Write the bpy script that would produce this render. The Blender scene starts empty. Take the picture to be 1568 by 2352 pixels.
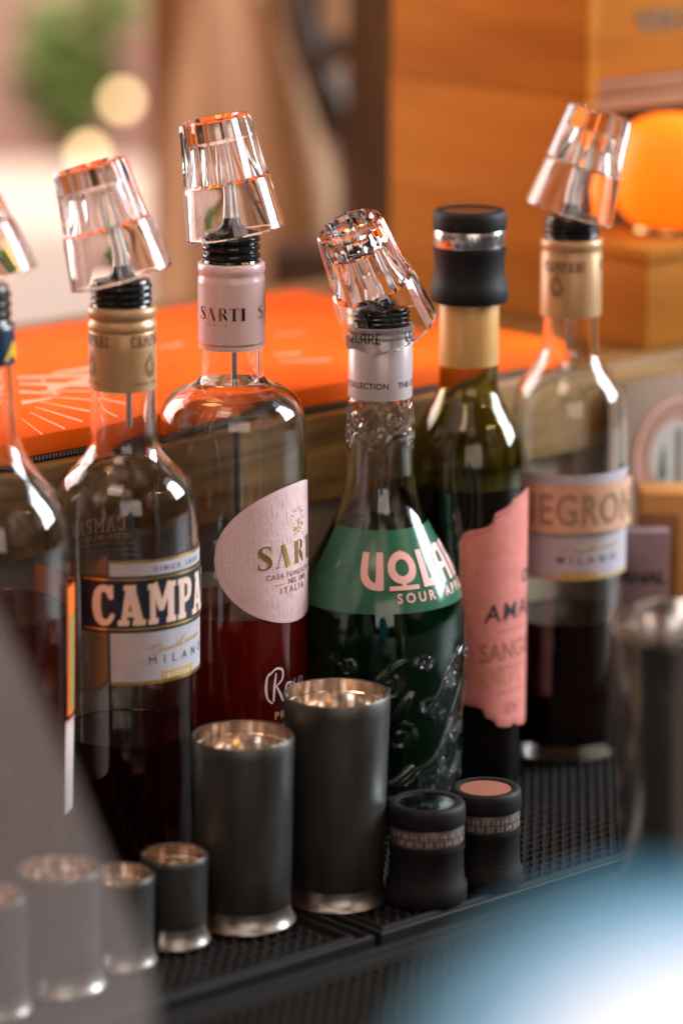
import bpy, bmesh, math, random
from mathutils import Vector, Matrix
random.seed(7)
PI = math.pi
sc = bpy.context.scene
COL = sc.collection
MM = 0.001

# ------------------------------------------------------------------ camera
PITCH = math.radians(13.5); SP, CP = math.sin(PITCH), math.cos(PITCH)
F = 8000.0; CX, CY = 784.0, 1176.0; HC = 534.0      # focal length and centre in photo pixels, camera height in mm
cd = bpy.data.cameras.new('camera'); cam = bpy.data.objects.new('camera', cd); COL.objects.link(cam)
cam.location = (0, 0, HC*MM); cam.rotation_euler = (PI/2-PITCH, 0, 0)
cd.sensor_fit = 'VERTICAL'; cd.sensor_height = 36.0; cd.sensor_width = 24.0
cd.lens = F/2352*36.0
cd.clip_start = 0.05; cd.clip_end = 60
cd.dof.use_dof = True; cd.dof.focus_distance = 1.600; cd.dof.aperture_fstop = 3.2; cd.dof.aperture_blades = 0
sc.camera = cam

# ------------------------------------------------------------------ world, lamps, exposure
sc.view_settings.view_transform = 'Standard'; sc.view_settings.look = 'None'
sc.view_settings.gamma = 1; sc.view_settings.exposure = 0; sc.view_settings.use_curve_mapping = False
cy = sc.cycles
cy.max_bounces = 24; cy.transmission_bounces = 22; cy.glossy_bounces = 10; cy.diffuse_bounces = 4; cy.transparent_max_bounces = 16
cy.caustics_refractive = True; cy.caustics_reflective = False; cy.sample_clamp_indirect = 3.0; cy.blur_glossy = 0.6
cy.use_denoising = True
w = bpy.data.worlds.new('World'); sc.world = w; w.use_nodes = True
nt = w.node_tree; nt.nodes.clear()
wo = nt.nodes.new('ShaderNodeOutputWorld'); bg = nt.nodes.new('ShaderNodeBackground')
tc = nt.nodes.new('ShaderNodeTexCoord'); nz = nt.nodes.new('ShaderNodeTexNoise'); rp = nt.nodes.new('ShaderNodeValToRGB')
nz.inputs['Scale'].default_value = 2.3; nz.inputs['Detail'].default_value = 3
e = rp.color_ramp.elements
e[0].position = .36; e[0].color = (.006, .004, .003, 1); e[1].position = .62; e[1].color = (2.6, 1.9, 1.75, 1)
x_ = e.new(.49); x_.color = (.05, .028, .018, 1); x_ = e.new(.55); x_.color = (.42, .24, .16, 1)
nt.links.new(tc.outputs['Generated'], nz.inputs['Vector']); nt.links.new(nz.outputs['Fac'], rp.inputs['Fac'])
sepw = nt.nodes.new('ShaderNodeSeparateXYZ'); mrw = nt.nodes.new('ShaderNodeMapRange'); mrw.inputs[1].default_value = -.12; mrw.inputs[2].default_value = .45; mrw.inputs[3].default_value = .015
mw = nt.nodes.new('ShaderNodeMix'); mw.data_type = 'RGBA'; mw.blend_type = 'MULTIPLY'; mw.inputs[0].default_value = 1
nt.links.new(tc.outputs['Generated'], sepw.inputs[0]); nt.links.new(sepw.outputs['Z'], mrw.inputs[0])
nt.links.new(rp.outputs['Color'], mw.inputs[6]); nt.links.new(mrw.outputs[0], mw.inputs[7])
nt.links.new(mw.outputs[2], bg.inputs['Color']); bg.inputs['Strength'].default_value = 0.42
nt.links.new(bg.outputs[0], wo.inputs[0])

def area(name, loc, target, sx, sy, power, color):
    l = bpy.data.lights.new(name, 'AREA'); l.shape = 'RECTANGLE'; l.size = sx; l.size_y = sy; l.energy = power; l.color = color
    o = bpy.data.objects.new(name, l); COL.objects.link(o); o.location = loc
    o.rotation_euler = (Vector(target)-Vector(loc)).to_track_quat('-Z', 'Y').to_euler(); return o
SC = Vector((0, 1.6, .15))
# tall window far to the right: two columns of three panes
wc = Vector((1.75, 2.15, 1.05)); wd = (SC-wc).normalized(); wr = wd.cross(Vector((0, 0, 1))).normalized()
for i in range(3):
    for j in range(3):
        p = wc + wr*(i-1)*.30 + Vector((0, 0, 1))*(j-1)*.42
        area('window_light', p, p+wd, .25, .37, 9.5, (.86, .93, 1.0))
# open bright doorway to the left behind the counter
area('doorway_light', (-1.55, 2.7, .75), SC, 1.1, 1.5, 44, (1.0, .84, .80))
# warm ceiling lamp in front
area('ceiling_light', (-.5, .35, 1.9), SC, .8, .8, 13, (1.0, .68, .52))
# added soft fill behind the camera, brightens the riser and ledge
area('front_fill_light', (.5, -.9, .75), (0, 1.6, .1), 1.6, 1.0, 10, (1.0, .84, .75))
# daylight on the far wall behind
area('street_light', (-1.2, 4.0, 2.6), (-.8, 6.4, .3), 1.6, 1.2, 165, (1.0, .80, .71))
# lamp over the crates
area('crate_light', (-.35, 1.7, 1.1), (.1, 2.0, .35), .25, .25, 3.2, (1.0, .50, .16))
l = bpy.data.lights.new('jar_fill_spot', 'SPOT'); l.energy = 20.0; l.color = (.84, .93, 1.0); l.spot_size = math.radians(30); l.spot_blend = .6; l.shadow_soft_size = .05  # added unseen spot that brightens the foreground jar
o = bpy.data.objects.new('jar_fill_spot', l); COL.objects.link(o); o.location = (.16, .15, .80); o.rotation_euler = (Vector((.085, .72, .20))-Vector(o.location)).to_track_quat('-Z', 'Y').to_euler()
for k in range(9):
    l = bpy.data.lights.new('string_bulb', 'POINT'); l.energy = 1.2; l.color = (1, .60, .18); l.shadow_soft_size = .013
    o = bpy.data.objects.new('string_bulb', l); COL.objects.link(o)
    t = k/8; o.location = (1.35-.5*t, 1.75-.9*t, .95+.22*(2*t-1)**2)

# ------------------------------------------------------------------ view geometry (photo pixels -> scene mm)
def dirp(px, py):
    v = (py-CY)/F
    return (px-CX)/F, CP-v*SP, -SP-v*CP
def z_on(Y, py):
    x, dy, dz = dirp(0, py); return HC+Y*dz/dy
def X_on(Y, px, py):
    x, dy, dz = dirp(px, py); return Y*x/dy
def dep(Y, py):
    return Y/dirp(0, py)[1]
def Y_ground(py, z=0.0):
    x, dy, dz = dirp(0, py); return (z-HC)*dy/dz
def Y_depth(Z):                                       # Y of a ground point at depth Z
    v = (HC/Z-SP)/CP; return Z*(CP-v*SP)
def at(px, py, Y): return Vector((X_on(Y, px, py), Y, z_on(Y, py)))

# ------------------------------------------------------------------ materials
def mat(name, base=(.5, .5, .5), rough=.5, metal=0, trans=0, ior=1.5, spec=.5, coat=0, emis=None, es=0, absorb=None, dens=0):
    m = bpy.data.materials.new(name); m.use_nodes = True
    b = m.node_tree.nodes['Principled BSDF']; i = b.inputs
    i['Base Color'].default_value = (*base, 1); i['Roughness'].default_value = rough; i['Metallic'].default_value = metal
    i['Transmission Weight'].default_value = trans; i['IOR'].default_value = ior; i['Specular IOR Level'].default_value = spec
    i['Coat Weight'].default_value = coat
    if emis: i['Emission Color'].default_value = (*emis, 1); i['Emission Strength'].default_value = es
    if absorb:
        a = m.node_tree.nodes.new('ShaderNodeVolumeAbsorption'); a.inputs['Color'].default_value = (*absorb, 1); a.inputs['Density'].default_value = dens
        m.node_tree.links.new(a.outputs[0], m.node_tree.nodes['Material Output'].inputs['Volume'])
    return m
def noise_on(m, scale=(1, 1, 1), nscale=5, detail=4, c0=None, c1=None, p0=.3, p1=.7, bump=0, bdist=.001, rough=None, dist=0.0, kind='noise', coord='Object'):
    """breaks up a material: colour between c0 and c1, bump and roughness from one procedural texture"""
    n = m.node_tree; b = n.nodes['Principled BSDF']
    t = n.nodes.new('ShaderNodeTexCoord'); mp = n.nodes.new('ShaderNodeMapping'); mp.inputs['Scale'].default_value = scale
    n.links.new(t.outputs[coord], mp.inputs['Vector'])
    if kind == 'noise':
        x = n.nodes.new('ShaderNodeTexNoise'); x.inputs['Scale'].default_value = nscale; x.inputs['Detail'].default_value = detail
        x.inputs['Distortion'].default_value = dist; out = x.outputs['Fac']
    else:
        x = n.nodes.new('ShaderNodeTexWave'); x.inputs['Scale'].default_value = nscale; x.inputs['Distortion'].default_value = dist
        x.inputs['Detail'].default_value = detail; x.bands_direction = 'Z'; out = x.outputs['Fac']
    n.links.new(mp.outputs[0], x.inputs['Vector'])
    if c0:
        r = n.nodes.new('ShaderNodeValToRGB'); r.color_ramp.elements[0].position = p0; r.color_ramp.elements[1].position = p1
        r.color_ramp.elements[0].color = (*c0, 1); r.color_ramp.elements[1].color = (*c1, 1)
        n.links.new(out, r.inputs[0]); n.links.new(r.outputs[0], b.inputs['Base Color'])
    if rough:
        mr = n.nodes.new('ShaderNodeMapRange'); mr.inputs[3].default_value = rough[0]; mr.inputs[4].default_value = rough[1]
        n.links.new(out, mr.inputs[0]); n.links.new(mr.outputs[0], b.inputs['Roughness'])
    if bump:
        bp = n.nodes.new('ShaderNodeBump'); bp.inputs['Strength'].default_value = bump; bp.inputs['Distance'].default_value = bdist
        n.links.new(out, bp.inputs['Height']); n.links.new(bp.outputs[0], b.inputs['Normal'])
    return m
GL = mat('clear_glass', (1, 1, 1), 0.0, trans=1, ior=1.5)
GLAQ = mat('bottle_glass', (.985, .995, .985), 0.0, trans=1, ior=1.5)
GLGR = mat('olive_glass', (.80, .78, .45), 0.0, trans=1, ior=1.5, absorb=(.50, .47, .02), dens=330)
LIQ_BIT = mat('bitter_liquid', (1, .9, .9), 0.0, trans=.97, ior=1.34, absorb=(.6, .03, .02), dens=140)
LIQ_BIT.node_tree.nodes['Principled BSDF'].inputs['Base Color'].default_value = (.35, .02, .01, 1)
LIQ_ROSE = mat('rose_liquid', (.75, .022, .012), 0.0, trans=.80, ior=1.34, absorb=(.95, .08, .06), dens=40)
LIQ_GREEN = mat("green_liquid", (.012, .32, .13), 0.0, trans=.95, ior=1.34, absorb=(.03, .50, .25), dens=90)
LIQ_DARK = mat('dark_liquid', (.10, .02, .01), 0.0, trans=.9, ior=1.34, absorb=(.2, .03, .02), dens=200)
LIQ_ORANGE = mat('orange_liquid', (.55, .07, .02), 0.0, trans=.92, ior=1.34, absorb=(.75, .10, .05), dens=75)
STEEL = mat('polished_steel', (.80, .72, .65), .12, metal=1)
STEELS = mat('steel_band', (.62, .58, .55), .25, metal=1)
GUN = noise_on(mat('gunmetal_steel', (.085, .082, .075), .42, metal=.8), scale=(1, 1, .25), nscale=90, c0=(.075, .073, .068), c1=(.125, .122, .112), rough=(.30, .50), detail=8)
FLARE = noise_on(mat('brightened_steel_foot', (.36, .33, .30), .30, metal=1), scale=(1, 1, 1), nscale=50, rough=(.24, .4))  # polished foot, colour lightened over the gunmetal to carry its reflection
BLACKG = mat('black_gloss_plastic', (.012, .014, .014), .12)
BLACKR = noise_on(mat('black_rubber', (.007, .007, .008), .6, spec=.22), nscale=400, bump=.15, bdist=.0003)
GOLDCAP = mat('gold_capsule', (.47, .28, .135), .36, metal=.25)
PINKCAP = mat('pink_capsule', (.66, .46, .46), .30, coat=.3)
WHITECAP = mat('silver_white_capsule', (.52, .46, .46), .30, metal=.25)
TANFOIL = mat('tan_foil', (.56, .31, .095), .4, metal=.15)
NAVYCAP = mat('navy_capsule', (.010, .024, .06), .28, coat=.3)
NAVY = mat('navy_paper', (.006, .013, .032), .35)
PALE = mat('pale_blue_paper', (.44, .42, .47), .5)
GOLD = mat('gold_foil', (.62, .40, .12), .28, metal=.85)
GOLDP = mat('gold_ink', (.50, .33, .12), .45)
CREAM = mat('cream_ink', (.80, .60, .52), .5)
PINK = mat('pink_paper', (.70, .49, .50), .5)
PINKW = mat('pale_pink_ink', (.80, .62, .63), .5)
SALMON = noise_on(mat('salmon_paper', (.62, .20, .17), .6), nscale=180, c0=(.58, .185, .155), c1=(.68, .235, .20))
DKINK = mat('dark_ink', (.015, .02, .025), .5)
BRINK = mat('brown_ink', (.16, .085, .03), .5)
REDINK = mat('dark_red_ink', (.28, .10, .07), .5)
BLUEINK = mat('blue_ink', (.06, .08, .20), .5)
VPINK = mat('rose_ink', (.75, .42, .40), .45)
TEAL = mat('green_film', (.042, .172, .10), .16, trans=.25, coat=.2)
TEALD = mat('dark_green_film', (.035, .16, .10), .4)
TAN = mat('tan_paper', (.62, .36, .24), .5)
WHITEP = mat('white_paper', (.62, .52, .50), .5)
ORLAB = mat('orange_paper', (.85, .15, .01), .5)
YEL = mat('yellow_ink', (.75, .48, .01), .5)
BACKL = mat('grey_back_label', (.36, .31, .25), .6)
GREYINK = mat('faded_pink_ink', (.50, .28, .22), .6)

def specks(m, scale, thr, col):
    """small dust marks and nicks"""
    n = m.node_tree; b = n.nodes['Principled BSDF']; t = n.nodes.new('ShaderNodeTexCoord'); x = n.nodes.new('ShaderNodeTexNoise'); x.inputs['Scale'].default_value = scale; x.inputs['Detail'].default_value = 2
    r = n.nodes.new('ShaderNodeMapRange'); r.inputs[1].default_value = thr; r.inputs[2].default_value = thr+.05; mx = n.nodes.new('ShaderNodeMix'); mx.data_type = 'RGBA'
    n.links.new(t.outputs['Object'], x.inputs['Vector']); n.links.new(x.outputs['Fac'], r.inputs[0]); n.links.new(r.outputs[0], mx.inputs[0])
    src = b.inputs['Base Color'].links[0].from_socket if b.inputs['Base Color'].links else None
    if src: n.links.new(src, mx.inputs[6])
    else: mx.inputs[6].default_value = b.inputs['Base Color'].default_value
    mx.inputs[7].default_value = (*col, 1); n.links.new(mx.outputs[2], b.inputs['Base Color'])
specks(GUN, 330, .745, (.45, .42, .38)); specks(BLACKR, 700, .70, (.10, .09, .085)); specks(WHITECAP, 300, .72, (.35, .3, .3))

# paper is never quite flat or evenly coloured
noise_on(PALE, nscale=120, detail=6, c0=(.40, .38, .43), c1=(.48, .46, .50), bump=.12, bdist=.0006)
noise_on(PINK, nscale=90, detail=6, c0=(.65, .45, .46), c1=(.74, .53, .54), bump=.12, bdist=.0006)
noise_on(TAN, nscale=90, detail=6, c0=(.56, .32, .20), c1=(.68, .41, .28), bump=.1, bdist=.0006)
noise_on(NAVY, nscale=200, detail=6, c0=(.004, .010, .025), c1=(.012, .022, .045), rough=(.25, .5))

# ------------------------------------------------------------------ object helpers
def link(name, me, m=None, parent=None):
    if m: me.materials.append(m)
    o = bpy.data.objects.new(name, me); COL.objects.link(o)
    if parent: o.parent = parent
    return o
def mesh(name, verts, faces, m=None, parent=None, smooth=True, sharp=40):
    me = bpy.data.meshes.new(name); me.from_pydata([tuple(c*MM for c in v) for v in verts], [], faces); me.validate(); me.update()
    if smooth:
        for p in me.polygons: p.use_smooth = True
        if sharp: me.set_sharp_from_angle(angle=math.radians(sharp))
    return link(name, me, m, parent)
def tag(o, label=None, cat=None, group=None, kind=None):
    if label: o['label'] = label
    if cat: o['category'] = cat
    if group: o['group'] = group
    if kind: o['kind'] = kind
    return o
def thing(name, loc, label, cat, group=None):
    o = bpy.data.objects.new(name, None); COL.objects.link(o); o.location = tuple(c*MM for c in loc); o.empty_display_size = .02
    return tag(o, label, cat, group)
def crom(pts, n=6):
    out = []
    for i in range(len(pts)-1):
        p0 = pts[max(i-1, 0)]; p1 = pts[i]; p2 = pts[i+1]; p3 = pts[min(i+2, len(pts)-1)]
        for k in range(n):
            t = k/n
            out.append(tuple(.5*((2*b)+(-a+c)*t+(2*a-5*b+4*c-d)*t*t+(-a+3*b-3*c+d)*t**3) for a, b, c, d in zip(p0, p1, p2, p3)))
    out.append(tuple(pts[-1])); return out
def revolve(name, prof, m, parent, seg=96, sharp=35, rfun=None, cx=0, cy=0):
    """prof: (r,z) from bottom to top; ends on the axis when r = 0"""
    vs, fs = [], []; rings = []
    for r, z in prof:
        if r < 1e-4: rings.append([len(vs)]); vs.append((cx, cy, z))
        else:
            ring = []
            for k in range(seg):
                a = 2*PI*k/seg; rr = r*(rfun(a, z) if rfun else 1)
                ring.append(len(vs)); vs.append((cx+rr*math.sin(a), cy-rr*math.cos(a), z))
            rings.append(ring)
    for A, B in zip(rings, rings[1:]):
        if len(A) == 1 and len(B) == 1: continue
        for k in range(seg):
            k2 = (k+1) % seg
            if len(A) == 1: fs.append((A[0], B[k2], B[k]))
            elif len(B) == 1: fs.append((A[k], A[k2], B[0]))
            else: fs.append((A[k], A[k2], B[k2], B[k]))
    return mesh(name, vs, fs, m, parent, True, sharp)
def tube(name, pts, r, m, parent, seg=12, caps=True):
    pts = [Vector(p) for p in pts]; vs, fs = [], []
    rs = r if isinstance(r, (list, tuple)) else [r]*len(pts)
    for i, p in enumerate(pts):
        d = (pts[min(i+1, len(pts)-1)]-pts[max(i-1, 0)]).normalized()
        up = Vector((0, 1, 0)) if abs(d.y) < .9 else Vector((1, 0, 0))
        a = d.cross(up).normalized(); b = d.cross(a)
        for k in range(seg):
            t = 2*PI*k/seg; vs.append(tuple(p+(a*math.cos(t)+b*math.sin(t))*rs[i]))
    for i in range(len(pts)-1):
        for k in range(seg):
            k2 = (k+1) % seg; fs.append((i*seg+k, i*seg+k2, (i+1)*seg+k2, (i+1)*seg+k))
    if caps: fs.append(tuple(range(seg))); fs.append(tuple((len(pts)-1)*seg+k for k in range(seg)))
    return mesh(name, vs, fs, m, parent, True, 50)
def boxm(name, c, ax, ay, az, sx, sy, sz, m, parent=None, bev=1.0, smooth=True):
    """box centred at c with axes ax,ay,az (mm), rounded edges"""
    bm = bmesh.new(); bmesh.ops.create_cube(bm, size=1)
    for v in bm.verts: v.co = Vector((v.co.x*sx, v.co.y*sy, v.co.z*sz))
    if bev: bmesh.ops.bevel(bm, geom=bm.edges[:], offset=bev, segments=2, profile=.6, affect='EDGES')
    R = Matrix((ax, ay, az)).transposed()
    for v in bm.verts: v.co = (R@v.co+Vector(c))*MM
    me = bpy.data.meshes.new(name); bm.to_mesh(me); bm.free()
    for p in me.polygons: p.use_smooth = True
    me.set_sharp_from_angle(angle=math.radians(50))
    return link(name, me, m, parent)
EX, EY, EZ = Vector((1, 0, 0)), Vector((0, 1, 0)), Vector((0, 0, 1))

# ------------------------------------------------------------------ flat lettering (2D) and wrapping on bottles
def text2d(s, size, bold=0.0, shear=0.0, space=1.0, align='LEFT', sx=1.0):
    c = bpy.data.curves.new('lettering', 'FONT'); c.body = s; c.size = size; c.offset = bold; c.shear = shear; c.space_character = space
    c.align_x = align; c.resolution_u = 3; c.dimensions = '2D'; c.fill_mode = 'BOTH'
    o = bpy.data.objects.new('lettering', c); COL.objects.link(o); bpy.context.view_layer.update()
    me = bpy.data.meshes.new_from_object(o.evaluated_get(bpy.context.evaluated_depsgraph_get()))
    vs = [(v.co.x*sx, v.co.y, 0) for v in me.vertices]; fs = [tuple(p.vertices) for p in me.polygons]
    bpy.data.objects.remove(o); bpy.data.curves.remove(c); bpy.data.meshes.remove(me)
    return vs, fs
_lay = [0]
def stroke(pts, smooth=False, closed=False):
    """variable-width stroke: (x, y, width)"""
    _lay[0] = (_lay[0]+1) % 9; lz = _lay[0]*.012
    if smooth: pts = crom(pts, 6)
    n = len(pts); vs, fs = [], []
    for i, (x, y, w_) in enumerate(pts):
        a = pts[(i-1) % n] if (closed or i > 0) else pts[0]; b = pts[(i+1) % n] if (closed or i < n-1) else pts[-1]
        dx, dy = b[0]-a[0], b[1]-a[1]; L = math.hypot(dx, dy) or 1; nx, ny = -dy/L, dx/L
        if 0 < i < n-1 and not smooth:                # mitre
            p, q = pts[i-1], pts[i+1]; d1 = Vector((x-p[0], y-p[1])).normalized(); d2 = Vector((q[0]-x, q[1]-y)).normalized()
            c_ = max(.35, math.cos(d1.angle(d2)/2)) if d1.length and d2.length else 1; t = (d1+d2); 
            if t.length > .01: t.normalize(); nx, ny = -t.y/c_, t.x/c_
        vs += [(x+nx*w_/2, y+ny*w_/2, lz), (x-nx*w_/2, y-ny*w_/2, lz)]
    for i in range(n if closed else n-1):
        j = (i+1) % n; fs.append((2*i, 2*i+1, 2*j+1, 2*j))
    return vs, fs
def ring2(cx, cy, rx, ry, w_, a0=0, a1=360, n=28):
    cl = abs(a1-a0) >= 360
    return stroke([(cx+rx*math.cos(math.radians(a0+(a1-a0)*k/(n))), cy+ry*math.sin(math.radians(a0+(a1-a0)*k/(n))), w_) for k in range(n if cl else n+1)], closed=cl)
def rect2(x0, y0, x1, y1): return stroke([(x0, (y0+y1)/2, abs(y1-y0)), (x1, (y0+y1)/2, abs(y1-y0))])
def join(*parts):
    V, Fc = [], []
    for vs, fs in parts:
        n = len(V); V += vs; Fc += [tuple(i+n for i in f) for f in fs]
    return V, Fc
def xf(sh, dx=0, dy=0, sx=1, sy=1, rot=0, shear=0):
    c, s = math.cos(rot), math.sin(rot); out = []
    for x, y, z in sh[0]:
        x, y = x*sx+y*sy*shear, y*sy; out.append((x*c-y*s+dx, x*s+y*c+dy, z))
    return out, sh[1]
def slab_letter(ch):
    """heavy slab-serif capitals in a unit-high box, with their widths"""
    t, s = .23, .13
    if ch == 'C':
        return join(stroke([(.60, .74, .17), (.52, .88, .16), (.36, .93, .15), (.19, .82, .22), (.13, .5, .26), (.19, .2, .22), (.36, .07, .15), (.54, .12, .15), (.66, .28, .12)], True),
                    stroke([(.61, .66, .11), (.61, 1.0, .11)])), .76
    if ch == 'A':
        return join(stroke([(.17, .06, .15), (.37, .94, .20)]), stroke([(.40, .96, .24), (.66, .06, .25)]), rect2(.22, .22, .60, .34), rect2(.20, .90, .56, 1.0),
                    rect2(0, 0, .34, s), rect2(.47, 0, .86, s)), .88
    if ch == 'M':
        return join(stroke([(.17, 0, .17), (.17, 1, .17)]), stroke([(.81, 0, .23), (.81, 1, .23)]), stroke([(.19, 1, .24), (.48, .34, .17)]), stroke([(.46, .34, .15), (.78, 1, .20)]),
                    rect2(.03, 0, .34, s), rect2(.64, 0, 1.0, s), rect2(.02, 1-s, .28, 1), rect2(.72, 1-s, 1.0, 1)), 1.02
    if ch in 'PR':
        p = [stroke([(.20, 0, t), (.20, 1, t)]), rect2(.02, 0, .38, s), rect2(.02, 1-s, .3, 1),
             stroke([(.2, .93, .13), (.42, .93, .14), (.56, .84, .19), (.58, .70, .22), (.54, .55, .19), (.40, .46, .13), (.2, .46, .12)], True)]
        if ch == 'R': p += [stroke([(.36, .46, .2), (.62, .06, .22)]), rect2(.52, 0, .80, s)]
        return join(*p), (.70 if ch == 'P' else .82)
    if ch == 'I': return join(stroke([(.19, 0, t), (.19, 1, t)]), rect2(0, 0, .38, s), rect2(0, 1-s, .38, 1)), .42
def slab_word(s, h, gap=.04, sx=1.0):
    x = 0; parts = []
    for ch in s:
        l, w_ = slab_letter(ch); parts.append(xf(l, x*h*sx, 0, h*sx, h)); x += w_+gap
    return join(*parts), (x-gap)*h*sx
def didone_letter(ch):
    if ch == 'S': return join(stroke([(.56, .80, .03), (.50, .95, .05), (.30, .985, .05), (.12, .90, .12), (.10, .74, .19), (.26, .58, .24), (.44, .44, .25), (.55, .27, .19), (.50, .09, .11), (.28, .015, .05), (.10, .06, .05), (.03, .24, .03)], True),
                              stroke([(.57, .70, .03), (.56, .99, .05)]), stroke([(.02, .30, .03), (.03, 0, .05)])), .64
    if ch == 'A': return join(stroke([(.10, 0, .035), (.40, 1, .04)]), stroke([(.38, 1, .18), (.70, 0, .25)]), rect2(.0, 0, .22, .03), rect2(.50, 0, .86, .035)), .86
    if ch == 'R': return join(stroke([(.2, 0, .24), (.2, 1, .24)]), stroke([(.30, .985, .03), (.52, .96, .06), (.60, .76, .17), (.50, .56, .06), (.30, .53, .03)], True), stroke([(.42, .53, .10), (.58, .3, .20), (.70, .02, .10)], True), rect2(.02, 0, .38, .03)), .76
    if ch == 'T': return join(stroke([(.36, 0, .24), (.36, 1, .24)]), rect2(.02, .96, .70, 1), stroke([(.03, .78, .02), (.03, 1, .06)]), stroke([(.69, .78, .02), (.69, 1, .06)]), rect2(.18, 0, .54, .03)), .74
    if ch == 'I': return join(stroke([(.18, 0, .24), (.18, 1, .24)]), rect2(.0, 0, .36, .03), rect2(.0, .97, .36, 1)), .40
def didone_word(s, h, gap=.12, sx=1.0):
    x = 0; parts = []
    for ch in s:
        l, w_ = didone_letter(ch); parts.append(xf(l, x*h*sx, 0, h*sx, h)); x += w_+gap
    return join(*parts), (x-gap)*h*sx
def deco_letter(ch, t=.17):
    if ch == 'V': return join(stroke([(t/2, 1, t), (t/2, .55, t), (.16, .28, t), (.32, .12, t), (.58, .07, t*.9)], True), stroke([(.52, 0, t), (.52, 1, t)])), .64
    if ch == 'O': return join(ring2(.40, .58, .30, .33, t*1.05), stroke([(.40, .84, .22), (.40, 1.04, .02)]), stroke([(.02, .04, .12), (.78, .04, .12)]), stroke([(.40, .1, .12), (.40, .22, .12)])), .82
    if ch == 'L': return join(stroke([(t/2, 1, t), (t/2, 0, t)]), rect2(0, 0, .46, t)), .50
    if ch == 'A': return join(stroke([(t/2, 0, t), (t/2, .6, t), (.16, .84, t), (.34, .93, t), (.55, .92, t)], True), stroke([(.52, 0, t), (.52, 1, t)]), rect2(.1, .36, .55, .36+t*.8)), .66
    if ch == 'R': return join(stroke([(t/2, 0, t), (t/2, 1, t)]), stroke([(.05, .93, t*.8), (.38, .90, t), (.48, .70, t), (.38, .50, t), (.05, .46, t*.8)], True), stroke([(.28, .48, t), (.52, 0, t)])), .60
    if ch == 'E': return join(stroke([(t/2, 0, t), (t/2, 1, t)]), rect2(0, 0, .46, t*.9), rect2(0, .44, .40, .44+t*.8), rect2(0, 1-t*.9, .46, 1)), .50
def deco_word(s, h, gap=.10, sx=1.0, t=.17):
    x = 0; parts = []
    for ch in s:
        l, w_ = deco_letter(ch, t); parts.append(xf(l, x*h*sx, 0, h*sx, h)); x += w_+gap
    return join(*parts), (x-gap)*h*sx
def crest(r):
    p = [ring2(0, 0, r*.62, r*.8, r*.17)]
    for k in range(14):
        a = math.radians(-60+k*300/13+30+90); p.append(stroke([(r*.78*math.cos(a), r*.98*math.sin(a), r*.24), (r*1.02*math.cos(a), r*1.25*math.sin(a), r*.16)]))
    p += [stroke([(-r*.1, -r*.45, r*.1), (r*.22, r*.4, r*.12)]), rect2(-r*.3, r*1.28, r*.3, r*1.38), stroke([(0, r*1.3, r*.3), (0, r*1.7, .05)])]
    for k in range(4): p.append(stroke([(r*(-.36+.24*k), -r*.95, r*.09), (r*(-.36+.24*k), -r*.35, r*.09)]))
    return join(*p)

class Wrap:
    """a vertical axis with radius r(z) that flat shapes are wrapped round; angle 0 faces the camera, positive to the right"""
    def __init__(s, prof):                             # (z, r) ascending
        s.p = sorted(prof)
    def r(s, z):
        p = s.p
        if z <= p[0][0]: return p[0][1]
        for (z0, r0), (z1, r1) in zip(p, p[1:]):
            if z <= z1: return r0+(r1-r0)*(z-z0)/max(1e-6, z1-z0)
        return p[-1][1]
    def put(s, name, shape, m, parent, th, z0, eps=.25, step=1.5, sx=1.0):
        vs, fs = shape
        bm = bmesh.new(); bv = [bm.verts.new(v) for v in vs]
        for f in fs:
            if len(set(f)) >= 3:
                try: bm.faces.new([bv[i] for i in f])
                except ValueError: pass
        xs = [v[0] for v in vs]; ys = [v[1] for v in vs]
        x = math.floor(min(xs)/step)*step+step
        while x < max(xs):
            bmesh.ops.bisect_plane(bm, geom=bm.verts[:]+bm.edges[:]+bm.faces[:], plane_co=(x, 0, 0), plane_no=(1, 0, 0)); x += step
        if max(ys)-min(ys) > 12 and abs(s.r(z0+max(ys))-s.r(z0+min(ys))) > .6:
            y = min(ys)+2
            while y < max(ys):
                bmesh.ops.bisect_plane(bm, geom=bm.verts[:]+bm.edges[:]+bm.faces[:], plane_co=(0, y, 0), plane_no=(0, 1, 0)); y += 2
        rc = s.r(z0+(max(ys)+min(ys))/2)
        for v in bm.verts:
            z = z0+v.co.y; r = s.r(z)+eps+v.co.z; a = th+v.co.x*sx/rc
            v.co = (r*math.sin(a)*MM, -r*math.cos(a)*MM, z*MM)
        bmesh.ops.recalc_face_normals(bm, faces=bm.faces[:])
        me = bpy.data.meshes.new(name); bm.to_mesh(me); bm.free()
        return link(name, me, m, parent)
    def patch(s, name, m, parent, a0, a1, z0, z1, eps=.12, edge=None, n=60, k=16):
        """paper on the surface; edge(u) -> (zlow, zhigh) gives a shaped outline"""
        vs, fs = [], []
        for i in range(n+1):
            a = a0+(a1-a0)*i/n; lo, hi = edge(i/n) if edge else (z0, z1)
            for j in range(k+1):
                z = lo+(hi-lo)*j/k; r = s.r(z)+eps; vs.append((r*math.sin(a), -r*math.cos(a), z))
        for i in range(n):
            for j in range(k): fs.append((i*(k+1)+j, (i+1)*(k+1)+j, (i+1)*(k+1)+j+1, i*(k+1)+j+1))
        return mesh(name, vs, fs, m, parent, True, None)
R_ = math.radians

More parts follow.
